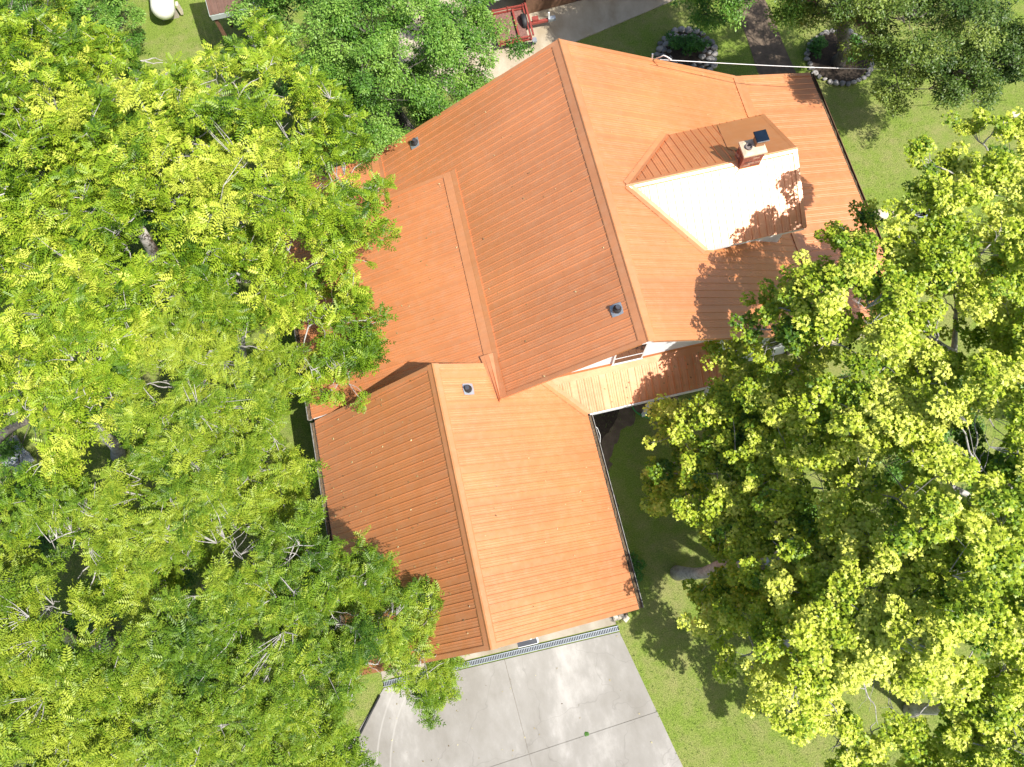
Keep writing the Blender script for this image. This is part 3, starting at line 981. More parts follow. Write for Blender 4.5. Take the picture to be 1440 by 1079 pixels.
def curve_pts(a, b, sag, k=7, wob=.12):
    a, b = Vector(a), Vector(b)
    L = (b - a).length
    ph = random.uniform(0, 9)
    pts = []
    for i in range(k + 1):
        t = i / k
        p = a.lerp(b, t)
        p.z += sag * L * math.sin(PI * t)
        w = wob * L * math.sin(PI * t)
        p += Vector((noise.noise(Vector((t * 2.3, ph, 0))), noise.noise(Vector((t * 2.3, ph, 7))), .5 * noise.noise(Vector((t * 2.3, ph, 13))))) * w
        pts.append(p)
    return pts


HOLES = [(200, 330, 30), (291, 352, 15), (24, 615, 40), (88, 868, 26), (222, 545, 26), (153, 576, 18), (163, 640, 22), (253, 440, 14), (361, 489, 9), (67, 763, 24), (105, 812, 22),
         (274, 819, 24), (161, 1009, 15), (442, 998, 20), (403, 890, 11), (1152, 741, 15), (1269, 671, 24), (1366, 694, 20), (1289, 320, 14), (1289, 426, 10), (1348, 488, 10),
         (1320, 464, 12), (1209, 490, 11), (1252, 968, 24), (1308, 954, 28), (1176, 1052, 18), (1238, 1034, 20), (1315, 1038, 20), (1391, 958, 16), (978, 800, 22), (410, 558, 16), (448, 745, 12), (120, 228, 10), (415, 160, 12),
         (330, 730, 12), (200, 690, 12), (1190, 690, 14), (1230, 750, 14), (1390, 610, 16), (530, 985, 14), (600, 905, 8), (560, 940, 7), (215, 50, 45), (320, 45, 22), (415, 350, 20), (440, 380, 14)]


def hole(p):
    c = RM.transposed() @ (Vector(p) - Vector((0, 0, CAM_H)))
    u = 720 + FPX * c.x / -c.z; v = 539.5 - FPX * c.y / -c.z
    n_ = 1 + .45 * noise.noise(Vector(p) * 1.9)
    return any((u - a) ** 2 + (v - b) ** 2 < (k * n_ + 5) ** 2 for a, b, k in HOLES)


def tree(name, label, cat, base, fork, lobes, leaf, mat, bark='bark_pale', tr=.22, group=None, dens=1.0, cl_r=.30, tmean=.5, tspread=.25, gap=.14, twig=.55, stems=None):
    """base (x, y): foot of the trunk; fork: point where the limbs start; lobes: (photo x, photo y, height, radius)"""
    root = empty(name, (base[0], base[1], 0), label, cat, group)
    fork = Vector(fork)
    m_ = MB()
    pts = curve_pts((base[0], base[1], -.1), fork, 0, 8, .08)
    rad = [tr * (1.35 if i == 0 else 1.0 - .35 * i / 8) for i in range(9)]
    m_.tube(pts, rad, 14)
    m_.build('trunk', M[bark], root, smooth=True)
    L = []
    for px, py, z, r in lobes:
        c = at(px, py, z); L.append((c, r, True))
        if r > .35 and cat == 'tree':
            for s_ in range(3):
                a = random.uniform(0, 2 * PI); q = r * random.uniform(.85, 1.2)
                L.append((c + Vector((math.cos(a) * q, math.sin(a) * q, random.uniform(-.7, .25) * r)), r * random.uniform(.2, .36), False))
    Cs, Rs, Ts, Os = [], [], [], []
    tw = MB(); allp = []; allr = []; nl = 0
    L0 = [q for q in L if q[2]]; fk = fork
    L0.sort(key=lambda q: (q[0] - fk).length); L = L0 + [q for q in L if not q[2]]
    for li, (c, r, main) in enumerate(L):
        # limb to the lobe: from the fork or from the nearest limb already grown
        end = c + Vector((0, 0, -.25 * r))
        r0 = tr * random.uniform(.42, .52)
        if nl < 4 or not allp:
            start = fork.lerp(Vector((base[0], base[1], fork.z * .75)), .25 * nl if nl < 3 else .4)
        else:
            start, rs_ = min(allr, key=lambda q: (q[0] - c).length_squared + 1.5 * max(0, q[0].z - c.z))
            r0 = max(.022, rs_ * .75)
        lp_ = curve_pts(start, end, .06, 9, .14)
        rl_ = [r0 * (1 - .7 * (i / 9) ** .9) for i in range(10)]
        if main:
            nl += 1; allr += list(zip(lp_, rl_))[3:]
        if not main:
            src = min((q for q in allp), key=lambda q: (q - c).length_squared)
            lp_ = curve_pts(src, end, .04, 9, .16); r0 = .022
            tw.tube(lp_, [r0 * (1 - .7 * i / 9) for i in range(10)], 6)
        else: allp += lp_[3:]
        if main:
            lm = MB(); lm.tube(lp_, rl_, 8)
            lm.build('limb', M[bark], root, smooth=True)
        n_ = int(dens * {'walnut': 33, 'pecan': 35, 'maple': 25, 'oval': 30}[leaf] * r * r) + 6
        made = 0; tries = 0
        cw = {'walnut': .28, 'pecan': .27, 'maple': .40, 'oval': .34}[leaf]
        ncl = max(3, int(3.3 * (r / (cw + .04)) ** 2 * .52))
        cents = []
        for q_ in range(ncl):
            d = rng.normal(0, 1, 3); d /= np.linalg.norm(d)
            if d[2] < -.3: d[2] = -d[2]
            rr = r * random.uniform(.08, 1.0) ** .5
            edge = 1 + .35 * noise.noise(Vector((d[0] * 1.7 + li * 5, d[1] * 1.7, d[2] * 1.7)))
            q_ = Vector((c.x + d[0] * rr * edge, c.y + d[1] * rr * edge, c.z + d[2] * rr * .8 * edge))
            if q_.z > 2.2 and hole(q_): continue
            if r > .6 and noise.noise(q_ * .85 + Vector((31, 7, 3))) < -gap - .12: continue
            cents.append(q_)
        if not cents: continue
        tb = rng.normal(0, .08)
        sub = []
        for s_ in range(5 if main else 2):
            a = random.uniform(0, 2 * PI)
            e = c + Vector((math.cos(a) * r * .6, math.sin(a) * r * .6, random.uniform(-.25, .3) * r))
            st = lp_[random.randint(5, 8)]
            cp = curve_pts(st, e, .04, 5, .2)
            tw.tube(cp, [min(.024, r0 * .35) * (1 - .13 * i) for i in range(6)], 6)
            sub += cp[2:]
        while made < n_ and tries < n_ * 6:
            tries += 1
            q0 = random.choice(cents)
            p = q0 + Vector((random.gauss(0, cw * .42), random.gauss(0, cw * .42), random.gauss(0, cw * .30)))
            made += 1
            out = (p - c) * .35 / r + (p - q0) / cw; out.z *= .4
            out = out.normalized() if out.length > 1e-3 else Vector((1, 0, 0))
            Cs.append(p); Os.append(out); Rs.append(cl_r * random.uniform(.75, 1.2))
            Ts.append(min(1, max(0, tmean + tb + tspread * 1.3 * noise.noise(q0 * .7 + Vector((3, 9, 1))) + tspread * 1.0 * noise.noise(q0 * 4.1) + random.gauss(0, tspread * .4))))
            if random.random() < twig:
                q = min(sub, key=lambda s: (s - p).length_squared)
                tw.tube([q, q.lerp(p, .55) + Vector((random.uniform(-.08, .08), random.uniform(-.08, .08), random.uniform(-.02, .1))), p], [.011, .008, .004], 4, cap=False)
    o = tw.build('branches', M[bark], root, normals=False); o['kind'] = 'stuff'
    V, F, T = shoots(leaf, np.array([tuple(c) for c in Cs]), np.array(Rs), np.array(Ts), np.array([tuple(c) for c in Os]))
    o = np_mesh('crown', V, F, M[mat], root, T); o['kind'] = 'stuff'
    return root


def gp(px, py):
    p = at(px, py, 0); return (p.x, p.y)


WG = 'walnut trees left of the house'
# ---- left side, walnuts with long compound leaves
tree('walnut_tree', 'yellow-green walnut tree reaching over the upper left corner of the orange roof', 'tree', gp(345, 520), at(296, 350, 6.0),
     [(300, 120, 7.6, 1.25), (370, 95, 7.0, 1.1), (430, 160, 7.6, 1.3), (360, 190, 8.6, 1.5), (455, 240, 7.2, 1.2), (420, 300, 7.8, 1.3), (500, 305, 6.2, .95), (350, 290, 8.8, 1.4),
      (470, 360, 6.2, 1.0), (400, 380, 7.2, 1.2), (480, 430, 5.4, .85), (430, 455, 6.0, 1.0), (490, 520, 4.6, .75), (330, 380, 7.6, 1.2), (440, 540, 4.4, .6), (510, 480, 4.6, .5), (470, 150, 6.4, .7), (362, 48, 5.6, .36), (330, 450, 7.0, 1.1)],
     'walnut', 'walnut', tr=.22, group=WG, tmean=.56, tspread=.38)
tree('walnut_tree', 'broad yellow-green walnut tree between the white tank and the pale double trunk', 'tree', gp(262, 432), at(196, 322, 6.2),
     [(150, 140, 7.6, 1.3), (220, 130, 7.8, 1.3), (260, 190, 8.6, 1.5), (180, 210, 8.8, 1.5), (110, 190, 8.2, 1.3), (240, 270, 8.8, 1.4), (150, 280, 8.8, 1.3), (290, 250, 8.4, 1.0), (90, 250, 8.2, 1.2),
      (270, 330, 8.0, .9), (140, 345, 7.6, .9), (240, 410, 7.6, 1.1), (190, 80, 6.0, .8), (130, 75, 6.6, .9)],
     'walnut', 'walnut', tr=.24, group=WG, tmean=.58, tspread=.38)
tree('walnut_tree', 'yellow-green walnut tree filling the upper left corner', 'tree', gp(110, 390), at(20, 215, 6.4),
     [(20, 30, 7.6, 1.3), (60, 80, 8.2, 1.3), (10, 110, 8.6, 1.4), (50, 160, 9.0, 1.4), (-30, 180, 9.0, 1.4), (20, 240, 9.0, 1.4), (90, 120, 8.0, 1.0), (-20, 290, 8.6, 1.4), (60, 310, 8.4, 1.2), (-70, 80, 8.4, 1.6), (-80, 240, 8.4, 1.8), (80, 30, 6.2, .8), (20, 370, 7.8, 1.2)],
     'walnut', 'walnut', tr=.24, group=WG, tmean=.58, tspread=.38)
tree('walnut_tree', 'yellow-green walnut tree above the pale slabs at the left edge', 'tree', gp(165, 640), at(90, 560, 5.6),
     [(70, 400, 8.0, 1.3), (130, 430, 8.0, 1.3), (180, 400, 7.6, 1.1), (90, 480, 7.8, 1.2), (150, 500, 7.6, 1.1), (20, 440, 7.4, 1.1), (80, 560, 7.2, 1.1), (110, 620, 6.8, .95), (190, 470, 7.2, .9), (20, 530, 6.6, .8), (70, 680, 6.4, .9), (130, 550, 6.8, .9), (-50, 450, 7.4, 1.4), (-50, 560, 6.6, 1.0), (-10, 590, 6.0, .4)],
     'walnut', 'walnut', tr=.2, group=WG, tmean=.58, tspread=.38)
# ---- left side, pecans with fine leaves
PG = 'fine-leaved pecan trees beside the garage'
tree('pecan_tree', 'fine-leaved green pecan tree beside the left wall of the garage', 'tree', gp(325, 640), at(270, 590, 5.6),
     [(260, 520, 7.4, 1.2), (310, 550, 7.4, 1.2), (360, 590, 6.4, 1.0), (300, 620, 7.2, 1.2), (230, 590, 7.2, 1.0), (340, 660, 6.8, 1.1), (396, 650, 5.4, .65), (280, 690, 7.0, 1.2), (388, 722, 5.8, .75), (340, 740, 6.8, 1.2), (290, 430, 7.4, .9), (370, 520, 5.8, .8), (408, 785, 5.0, .6), (240, 660, 6.2, .8), (270, 470, 7.2, .8), (412, 690, 4.6, .45), (330, 480, 6.6, .8)],
     'pecan', 'pecan', tr=.17, group=PG, tmean=.62, tspread=.25, cl_r=.30, dens=1.35, bark='bark_pale')
tree('pecan_tree', 'fine-leaved pecan tree hanging over the garage corner and the driveway', 'tree', gp(440, 860), at(400, 850, 5.4),
     [(330, 800, 7.0, 1.2), (400, 800, 7.0, 1.1), (450, 830, 6.6, .9), (490, 800, 5.6, .6), (510, 830, 5.4, .75), (470, 880, 6.4, 1.0), (540, 880, 5.4, .7), (600, 855, 4.7, .4), (575, 835, 4.7, .35), (530, 935, 5.4, .75), (590, 930, 4.6, .6), (632, 900, 4.4, .5), (605, 985, 4.0, .42), (580, 965, 4.4, .35), (380, 890, 7.0, 1.2), (420, 940, 6.4, 1.1), (350, 950, 6.4, 1.2), (480, 930, 5.6, .75), (300, 870, 6.8, 1.1), (625, 935, 4.2, .35), (490, 955, 4.6, .5)],
     'pecan', 'pecan', tr=.19, group=PG, tmean=.48, tspread=.24, cl_r=.29, dens=1.4, bark='bark_pale')
tree('pecan_tree', 'fine-leaved pecan tree along the bottom edge left of the driveway', 'tree', gp(310, 985), at(280, 1020, 5.2),
     [(260, 960, 6.6, 1.1), (210, 920, 6.6, 1.0), (300, 1030, 6.6, 1.1), (230, 1040, 6.6, 1.1), (380, 1030, 6.0, 1.1), (440, 1040, 5.2, .85), (470, 1070, 4.4, .6), (330, 1090, 6.0, 1.2), (430, 1100, 5.0, 1.0), (250, 1110, 6.2, 1.2), (420, 985, 5.0, .6), (270, 900, 6.2, .8), (230, 840, 5.8, .7), (200, 850, 5.8, .6), (280, 830, 5.6, .7)],
     'pecan', 'pecan', tr=.16, group=PG, tmean=.50, tspread=.24, cl_r=.29, dens=1.4, bark='bark_pale')
tree('pecan_tree', 'bright fine-leaved pecan tree in the lower left corner beside a mottled trunk', 'tree', gp(150, 905), at(82, 885, 5.6),
     [(40, 850, 7.0, 1.0), (60, 940, 7.0, 1.2), (20, 900, 7.2, 1.2), (120, 960, 6.8, 1.1), (40, 1020, 7.0, 1.2), (120, 1040, 6.6, 1.1), (-30, 960, 7.0, 1.4), (170, 1010, 6.0, .8), (0, 1080, 6.8, 1.3), (100, 1110, 6.6, 1.3), (-20, 800, 6.4, 1.0), (20, 780, 6.0, .7), (-60, 870, 6.6, 1.4), (-40, 1090, 6.4, 1.4)],
     'pecan', 'pecan', tr=.19, group=PG, tmean=.66, tspread=.24, cl_r=.32, dens=1.25, bark='bark_pale')
tree('pecan_tree', 'young fine-leaved pecan tree between the pale slabs and the garage pecans', 'tree', gp(190, 760), at(150, 740, 5.0),
     [(110, 740, 6.6, 1.1), (170, 690, 6.6, 1.0), (60, 730, 6.4, .8), (190, 760, 6.4, 1.1), (130, 800, 6.0, .7), (250, 770, 6.4, 1.0), (180, 640, 6.0, .6), (200, 830, 5.6, .6), (-20, 700, 6.0, 1.0)],
     'pecan', 'pecan', tr=.15, group=PG, tmean=.60, tspread=.25, cl_r=.30, dens=1.3, bark='bark_pale')
# ---- top middle, deep green maple
tree('maple_tree', 'deep green maple behind the house beside the red trailer', 'tree', gp(580, 190), at(530, 60, 4.6),
     [(400, 20, 5.0, 1.2), (470, 40, 6.0, 1.4), (540, 20, 6.4, 1.5), (600, 50, 6.0, 1.3), (630, 40, 5.2, 1.0), (684, 58, 4.4, .7), (665, 15, 4.4, .7), (620, 100, 4.8, 1.0), (540, 100, 6.0, 1.3), (470, 110, 5.4, 1.2), (648, 118, 3.8, .6), (580, 150, 4.4, .9), (520, 165, 4.6, 1.0), (545, 192, 3.4, .5), (500, 130, 5.0, .9), (612, 148, 3.4, .55), (440, -40, 6.0, 1.6), (560, -50, 6.4, 1.7), (390, 70, 4.4, .9), (440, 130, 4.2, .8), (630, -50, 5, 1.2)],
     'oval', 'deep', tr=.2, bark='bark_dark', tmean=.50, tspread=.35, cl_r=.30, dens=1.15, gap=.14)
# ---- top right, olive green tree in its stone ring
TR = gp(1178, 88)
tree('shade_tree', 'tall olive green tree rising from the stone-ringed bed at the upper right', 'tree', TR, at(1200, 5, 3.6),
     [(1140, -5, 6.0, .7), (1190, -40, 7.0, 1.3), (1260, 15, 6.2, 1.2), (1320, 30, 6.2, 1.4), (1380, 20, 5.6, 1.5), (1290, 85, 5.8, .8), (1350, 90, 5.0, 1.1), (1410, 80, 4.8, 1.2), (1240, -70, 7, 1.8), (1340, -60, 6.5, 1.8), (1440, -30, 5.6, 2), (1100, -60, 6.5, 1.2), (1240, 65, 5.0, .6), (1270, 130, 3.6, .6), (1460, 60, 5, 1.4), (1370, 130, 3.6, .6), (1155, 20, 5.0, .5), (1210, 30, 5.6, .6), (1310, 120, 4.2, .7)],
     'oval', 'oak', tr=.25, bark='bark_dark', tmean=.58, tspread=.40, cl_r=.30, dens=.95, gap=.16)
tree('shade_tree', 'green tree whose low boughs hang over the dirt path at the top edge', 'tree', gp(1000, -130), at(980, -60, 4),
     [(1060, -70, 6.5, 1.5), (1130, -110, 7, 1.6), (1200, -120, 7.5, 1.6), (1040, -130, 7, 1.8), (1110, -160, 7.5, 2), (1170, -100, 7, 1.6), (1090, -40, 5.4, .9), (1010, -30, 5, .9), (990, 10, 3.6, .6), (1090, -50, 6, 1.2), (1120, 15, 5.0, .5), (1020, -80, 6, 1.6)],
     'oval', 'deep', tr=.22, bark='bark_dark', tmean=.45, tspread=.35, cl_r=.32, gap=.4, dens=1.3)
# ---- right, yellow-green maples
MG = 'yellow-green maples right of the house'
tree('maple_tree', 'yellow-green maple with a pale leaning trunk, reaching towards the green hose', 'tree', gp(952, 806), at(1085, 790, 6.2),
     [(1040, 500, 4.8, .65), (1000, 560, 4.6, .6), (960, 600, 3.3, .6), (1080, 550, 5.4, 1.0), (1020, 620, 4.5, .9), (960, 655, 3.3, .65), (918, 690, 2.4, .45), (1000, 700, 4.4, .85), (1070, 640, 5.4, 1.1), (1130, 590, 6.2, 1.2), (1100, 700, 5.6, 1.1), (1150, 660, 6.4, 1.1), (1040, 760, 4.8, .8), (1180, 730, 6.6, 1.1), (1120, 780, 5.6, .9), (1040, 690, 4.9, .9), (1075, 735, 5.0, .8), (1010, 650, 4.3, .7), (1090, 805, 5.2, .8), (1040, 795, 4.5, .6), (1070, 770, 5.0, .7), (1150, 760, 6.0, .9), (1060, 590, 5.0, .9), (1020, 745, 4.2, .5), (1090, 460, 7.4, .7), (1130, 510, 6.2, .9), (960, 705, 3.2, .55)],
     'maple', 'maple', tr=.19, group=MG, tmean=.54, tspread=.36, cl_r=.215, dens=1.15, gap=.02, bark='bark_pale')
tree('maple_tree', 'yellow-green maple with bare grey boughs showing, overhanging the right porch roof', 'tree', gp(1225, 610), at(1340, 500, 6.4),
     [(1160, 420, 8.4, .8), (1120, 435, 8.0, .55), (1200, 380, 8.8, .75), (1230, 430, 8.8, .9), (1170, 480, 8.0, .8), (1240, 500, 8.4, 1.0), (1225, 312, 6.8, .3), (1290, 400, 8.6, .7), (1330, 340, 9.4, .8), (1380, 360, 9, 1.0), (1325, 285, 9.6, .55), (1385, 245, 9.8, .75), (1430, 300, 9.6, 1.2), (1440, 200, 9.0, .6), (1300, 560, 7.8, 1.1), (1380, 560, 8.2, 1.2), (1430, 450, 8.0, 1.3), (1295, 215, 9.2, .32), (1365, 182, 8.6, .3), (1450, 370, 7.8, 1.2), (1220, 560, 7.6, 1.1), (1480, 520, 8, 1.6), (1190, 340, 5.0, .4), (1280, 340, 5.6, .4), (1350, 420, 7.2, .8), (1310, 470, 7.4, .8), (1400, 400, 7.6, 1.0), (1270, 460, 7.0, .7), (1420, 500, 7.8, 1.0), (1350, 250, 8.6, .45), (1300, 340, 7.2, .35), (1440, 410, 7.6, 1)],
     'maple', 'maple', tr=.22, group=MG, tmean=.66, tspread=.34, cl_r=.215, dens=1.1, gap=-.02, bark='bark_pale')
tree('maple_tree', 'dense yellow-green maple right of the lawn, lit brightest on its lower left crown', 'tree', gp(1100, 900), at(1240, 850, 6.4),
     [(1010, 830, 3.6, .5), (1050, 850, 4.6, .9), (1110, 850, 5.8, 1.1), (1170, 830, 6.6, 1.2), (1060, 920, 5.4, .8), (1120, 920, 6.6, 1.0), (1180, 900, 7.4, 1.2), (1250, 820, 7.4, 1.2), (1240, 900, 7.2, 1.2), (1150, 970, 6.0, .9), (1100, 960, 4.8, .55), (1220, 960, 6.8, 1.0), (1300, 880, 8.2, 1.2), (1010, 880, 4.2, .4), (1290, 780, 8.2, 1.1), (1130, 1000, 4.4, .5), (1210, 790, 7.0, .9), (1280, 950, 7.0, .8), (1080, 1000, 3.4, .3)],
     'maple', 'maple', tr=.22, group=MG, tmean=.72, tspread=.34, cl_r=.215, dens=1.1, gap=.02, bark='bark_pale')
tree('maple_tree', 'tall yellow-green maple at the right edge beside the brown boards', 'tree', gp(1240, 760), at(1390, 720, 7.0),
     [(1240, 640, 7.0, 1.2), (1310, 640, 7.8, 1.2), (1380, 640, 8.8, 1.3), (1340, 710, 9.0, 1.3), (1270, 700, 7.4, 1.1), (1420, 700, 8.8, 1.3), (1370, 780, 8.8, 1.3), (1400, 820, 8.2, 1.0), (1350, 850, 8.0, 1.0), (1460, 620, 8.6, 1.4), (1470, 780, 8.4, 1.4), (1200, 610, 7.4, .8)],
     'maple', 'maple', tr=.24, group=MG, tmean=.60, tspread=.36, cl_r=.215, dens=1.1, gap=.0, bark='bark_pale')
tree('maple_tree', 'loose yellow-green maple in the lower right corner with lawn showing through', 'tree', gp(1280, 1000), at(1400, 1000, 5.4),
     [(1390, 900, 7.0, 1.0), (1440, 930, 7.0, 1.1), (1370, 960, 6.2, .7), (1420, 1000, 6.4, .9), (1360, 1010, 5.0, .55), (1400, 1050, 5.6, .8), (1350, 1050, 4.2, .45), (1450, 1050, 6, 1.0), (1300, 1040, 3.6, .42), (1220, 1040, 4.2, .6), (1170, 1030, 3.6, .5), (1250, 1010, 4.8, .5), (1200, 1070, 3.8, .5), (1290, 1080, 3.6, .4), (1330, 970, 5.6, .4), (1470, 880, 7, 1.2), (1380, 1110, 5, 1.0)],
     'maple', 'maple', tr=.18, group=MG, tmean=.74, tspread=.34, cl_r=.215, dens=1.0, gap=-.06, bark='bark_pale')

# ---- low growth under the trees
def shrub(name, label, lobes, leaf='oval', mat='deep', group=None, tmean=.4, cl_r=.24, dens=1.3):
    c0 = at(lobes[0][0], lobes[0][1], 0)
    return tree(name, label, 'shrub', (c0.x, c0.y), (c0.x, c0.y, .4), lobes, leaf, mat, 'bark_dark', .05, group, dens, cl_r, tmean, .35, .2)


shrub('shrub', 'dark green thicket left of the white tank', [(100, 30, 1.6, 1.4), (150, 50, 1.2, 1.2), (40, 20, 1.8, 1.6), (100, 80, 1.0, 1.0), (180, 20, 1.4, .9), (120, -30, 2, 1.6), (40, 70, 1.4, 1.2)], mat='deep', tmean=.45)
shrub('shrub', 'low green sapling growing under the maple with the pale leaning trunk', [(1110, 760, 1.6, .9), (1150, 720, 1.4, .9), (1190, 780, 1.6, .9), (1090, 700, 1.0, .6)], tmean=.5)
shrub('shrub', 'small weedy bush beside the right garage eave', [(885, 815, .25, .3), (892, 790, .2, .22)], tmean=.5, cl_r=.14, mat='flower_leaf')
shrub('shrub', 'low bush in the shade between the walnuts near the white tank', [(60, 560, 1.2, .9), (20, 700, 1.0, 1.0), (60, 760, 1.2, 1.0), (10, 640, .8, .5)], tmean=.35)
shrub('shrub', 'low green undergrowth below the lower left pecans', [(120, 900, 1.4, 1.2), (220, 860, 1.4, 1.2), (260, 940, 1.2, 1.0), (170, 980, 1.2, 1.0), (80, 1010, 1.2, 1.2), (320, 900, 1.0, .9)], tmean=.35)
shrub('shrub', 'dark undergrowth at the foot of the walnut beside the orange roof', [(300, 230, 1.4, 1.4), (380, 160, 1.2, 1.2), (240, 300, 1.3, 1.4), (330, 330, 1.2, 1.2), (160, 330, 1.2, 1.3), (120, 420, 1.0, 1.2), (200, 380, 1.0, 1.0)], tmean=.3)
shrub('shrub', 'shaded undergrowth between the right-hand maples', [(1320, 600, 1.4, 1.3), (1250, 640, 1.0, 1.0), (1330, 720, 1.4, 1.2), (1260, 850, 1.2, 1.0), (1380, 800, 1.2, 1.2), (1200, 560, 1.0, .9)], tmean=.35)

# ---------------------------------------------------------------- grass
def grass():
    n_ = 150000
    x = rng.uniform(-18, 26, n_); y = rng.uniform(-9.5, 30, n_)
    ok = ~((x > -5.9) & (x < 2.9 + rng.uniform(-.2, .6, n_)) & (y > -1.6) & (y < 16)) & ~((x > 0) & (x < 13.3) & (y > 5.6) & (y < 15.3))
    lxv = np.where(y > -3.2, -5.45 + (y + 1.62) * .95, -6.95 + (y + 3.2) * .35)
    rxv = 2.24 + (y - YT) * (3.1 - 2.24) / (-5.81 - YT)
    ok &= ~((y < -1.3) & (x > lxv - .02) & (x < rxv + .02))
    # pad, path
    px = np.array([(p.x, p.y) for p in pad])
    def inside(poly, X, Y):
        r = np.zeros(len(X), bool); j = len(poly) - 1
        for i in range(len(poly)):
            xi, yi = poly[i]; xj, yj = poly[j]
            with np.errstate(divide='ignore', invalid='ignore'):
                c = ((yi > Y) != (yj > Y)) & (X < (xj - xi) * (Y - yi) / (yj - yi + 1e-12) + xi)
            r ^= c; j = i
        return r
    ok &= ~inside(px, x, y)
    pp = [P(*a) for a, b in pth] + [P(*b) for a, b in reversed(pth)]
    ok &= ~(inside([(p.x, p.y) for p in pp], x, y) & (rng.uniform(0, 1, n_) < .93))
    dens_ = np.array([noise.noise(Vector((a * .6, b * .6, 2))) + .6 * noise.noise(Vector((a * 2.2, b * 2.2, 5))) for a, b in zip(x[ok], y[ok])])
    x, y = x[ok], y[ok]
    keep = dens_ + rng.normal(0, .25, len(x)) > -.35
    x, y, dd = x[keep], y[keep], dens_[keep]
    m = len(x)
    az = rng.uniform(0, 2 * PI, m); pitch = rng.uniform(.25, 1.1, m); roll = rng.normal(0, .5, m)
    V = np.array([(0, -.09, 0), (0, .09, 0), (.6, .07, -.02), (1, 0, -.10)]); F = np.array([(0, 1, 3, 2)])
    V = np.array([(0, -.08, 0), (.5, -.07, .03), (1, 0, -.08), (.5, .07, .03)]); F = np.array([(0, 1, 2, 3)])
    tint = np.clip(.45 + .5 * dd * .3 + rng.normal(0, .28, m), 0, 1)
    a, b, c = instance((V, F), basis(az, pitch, roll), np.stack([x, y, np.full(m, .0)], -1), rng.uniform(.05, .12, m), tint)
    o = np_mesh('grass', a, b, M['grass'], None, c); setp(o, 'short patchy green lawn grass around the house', 'grass', kind='stuff')


grass()

def litter():
    P_, T_ = [], []
    def add(n_, x0, x1, y0, y1, z, bias):
        for _ in range(n_):
            u = random.random() ** bias
            x = x0 + (x1 - x0) * u; y = random.uniform(y0, y1)
            P_.append((x, y, z(x, y) + .035)); T_.append(random.uniform(0, 1))
    add(150, -5.6, -1.6, G0, G1, zGL, 2.0); add(110, -5.6, .1, 7, 13, zSH, 1.8); add(26, -1.3, 2.6, G0, 4.8, zGR, .8)
    add(60, 10.3, 4.4, 5.6, 15, zMR, 2.2); add(80, 13.4, 10.7, 5.6, 9, zPR, 1.3); add(50, 7.0, 3, 5.0, 6.0, zPN, 1.3); add(26, .4, 4.1, 5.6, 15, zML, 1)
    add(60, -5.5, 2.5, -5, -1.7, lambda x, y: .01, 1.6); add(60, 3.0, 9, 16, 21, lambda x, y: .01, 1)
    n_ = len(P_)
    a, b, c = instance(TEMPL['oval'][0], basis(rng.uniform(0, 6.28, n_), rng.normal(0, .25, n_), rng.normal(0, .3, n_)), np.array(P_), rng.uniform(.03, .075, n_), np.array(T_))
    o = np_mesh('fallen_leaves', a, b, M['fallen'], None, c); setp(o, 'scattered small fallen leaves and seed husks on roof and driveway', 'leaves', kind='stuff')


M['fallen'] = leaf_mat('fallen_leaf', [(0, (.10, .06, .03)), (.5, (.35, .28, .12)), (1, (.60, .55, .30))], .1)
litter()

# ---------------------------------------------------------------- stones
def rock(c, s, seed, mat, parent, name='stone', flat=.6, rz=None):
    rs = random.Random(seed)
    m_ = MB()
    rows = []
    nS, nR = 8, 5
    a0 = rs.uniform(0, 6)
    ph = [rs.uniform(.78, 1.15) for _ in range(nS)]
    for j in range(nR):
        t = j / (nR - 1); el = -.5 + t * 1.9
        rr = math.cos(min(el, 1.4)) ** .6; zz = math.sin(min(el, 1.4))
        rows.append([Vector(c) + Vector((math.cos(a0 + k * 2 * PI / nS) * s[0] * rr * ph[k] * rs.uniform(.93, 1.07), math.sin(a0 + k * 2 * PI / nS) * s[1] * rr * ph[k] * rs.uniform(.93, 1.07), (zz * flat * min(s)) + .03)) for k in range(nS)])
    m_.grid(rows, closed=True)
    b = len(m_.v) - nS
    m_.f.append(tuple(b + k for k in range(nS)))
    return m_.build(name, M[mat], parent)


def stone_ring(root, c, r, n_, sz, mats, rows=1, wob=.06, arc=(0, 2 * PI)):
    for k in range(rows):
        rr = r - k * sz * 1.7
        nn = int(n_ * rr / r)
        for i in range(nn):
            a = arc[0] + (arc[1] - arc[0]) * (i + .5 * (k % 2)) / nn
            q = rr + random.uniform(-wob, wob)
            s = sz * random.uniform(.75, 1.2)
            rock((c.x + q * math.cos(a), c.y + q * math.sin(a), .02 + (.0 if k else .02)), (s, s * random.uniform(.7, 1.0), 1), 1000 + i + k * 91 + int(c.x * 7), random.choice(mats), root)


c1 = at(965, 78, 0)
bed = empty('flower_bed', (c1.x, c1.y, 0), 'round flower bed walled with three rows of grey stones behind the gable', 'flower bed')
m_ = MB(); m_.prism([(c1.x + 1.05 * math.cos(a), c1.y + 1.05 * math.sin(a), .07) for a in [k * PI / 12 for k in range(24)]], .09); m_.build('soil', M['soil'], bed)
stone_ring(bed, c1, 1.16, 26, .15, ['rock', 'rock2', 'rock'], 3)
c2 = at(1180, 82, 0)
bed2 = empty('flower_bed', (c2.x, c2.y, 0), 'wide bed ringed by one row of pale stones around the upper right tree trunk', 'flower bed')
m_ = MB(); m_.prism([(c2.x + 1.16 * math.cos(a), c2.y + 1.16 * math.sin(a), .06) for a in [k * PI / 12 for k in range(24)]], .08); m_.build('soil', M['soil'], bed2)
stone_ring(bed2, c2, 1.26, 34, .13, ['rock', 'rock', 'rock2'], 1, .03)
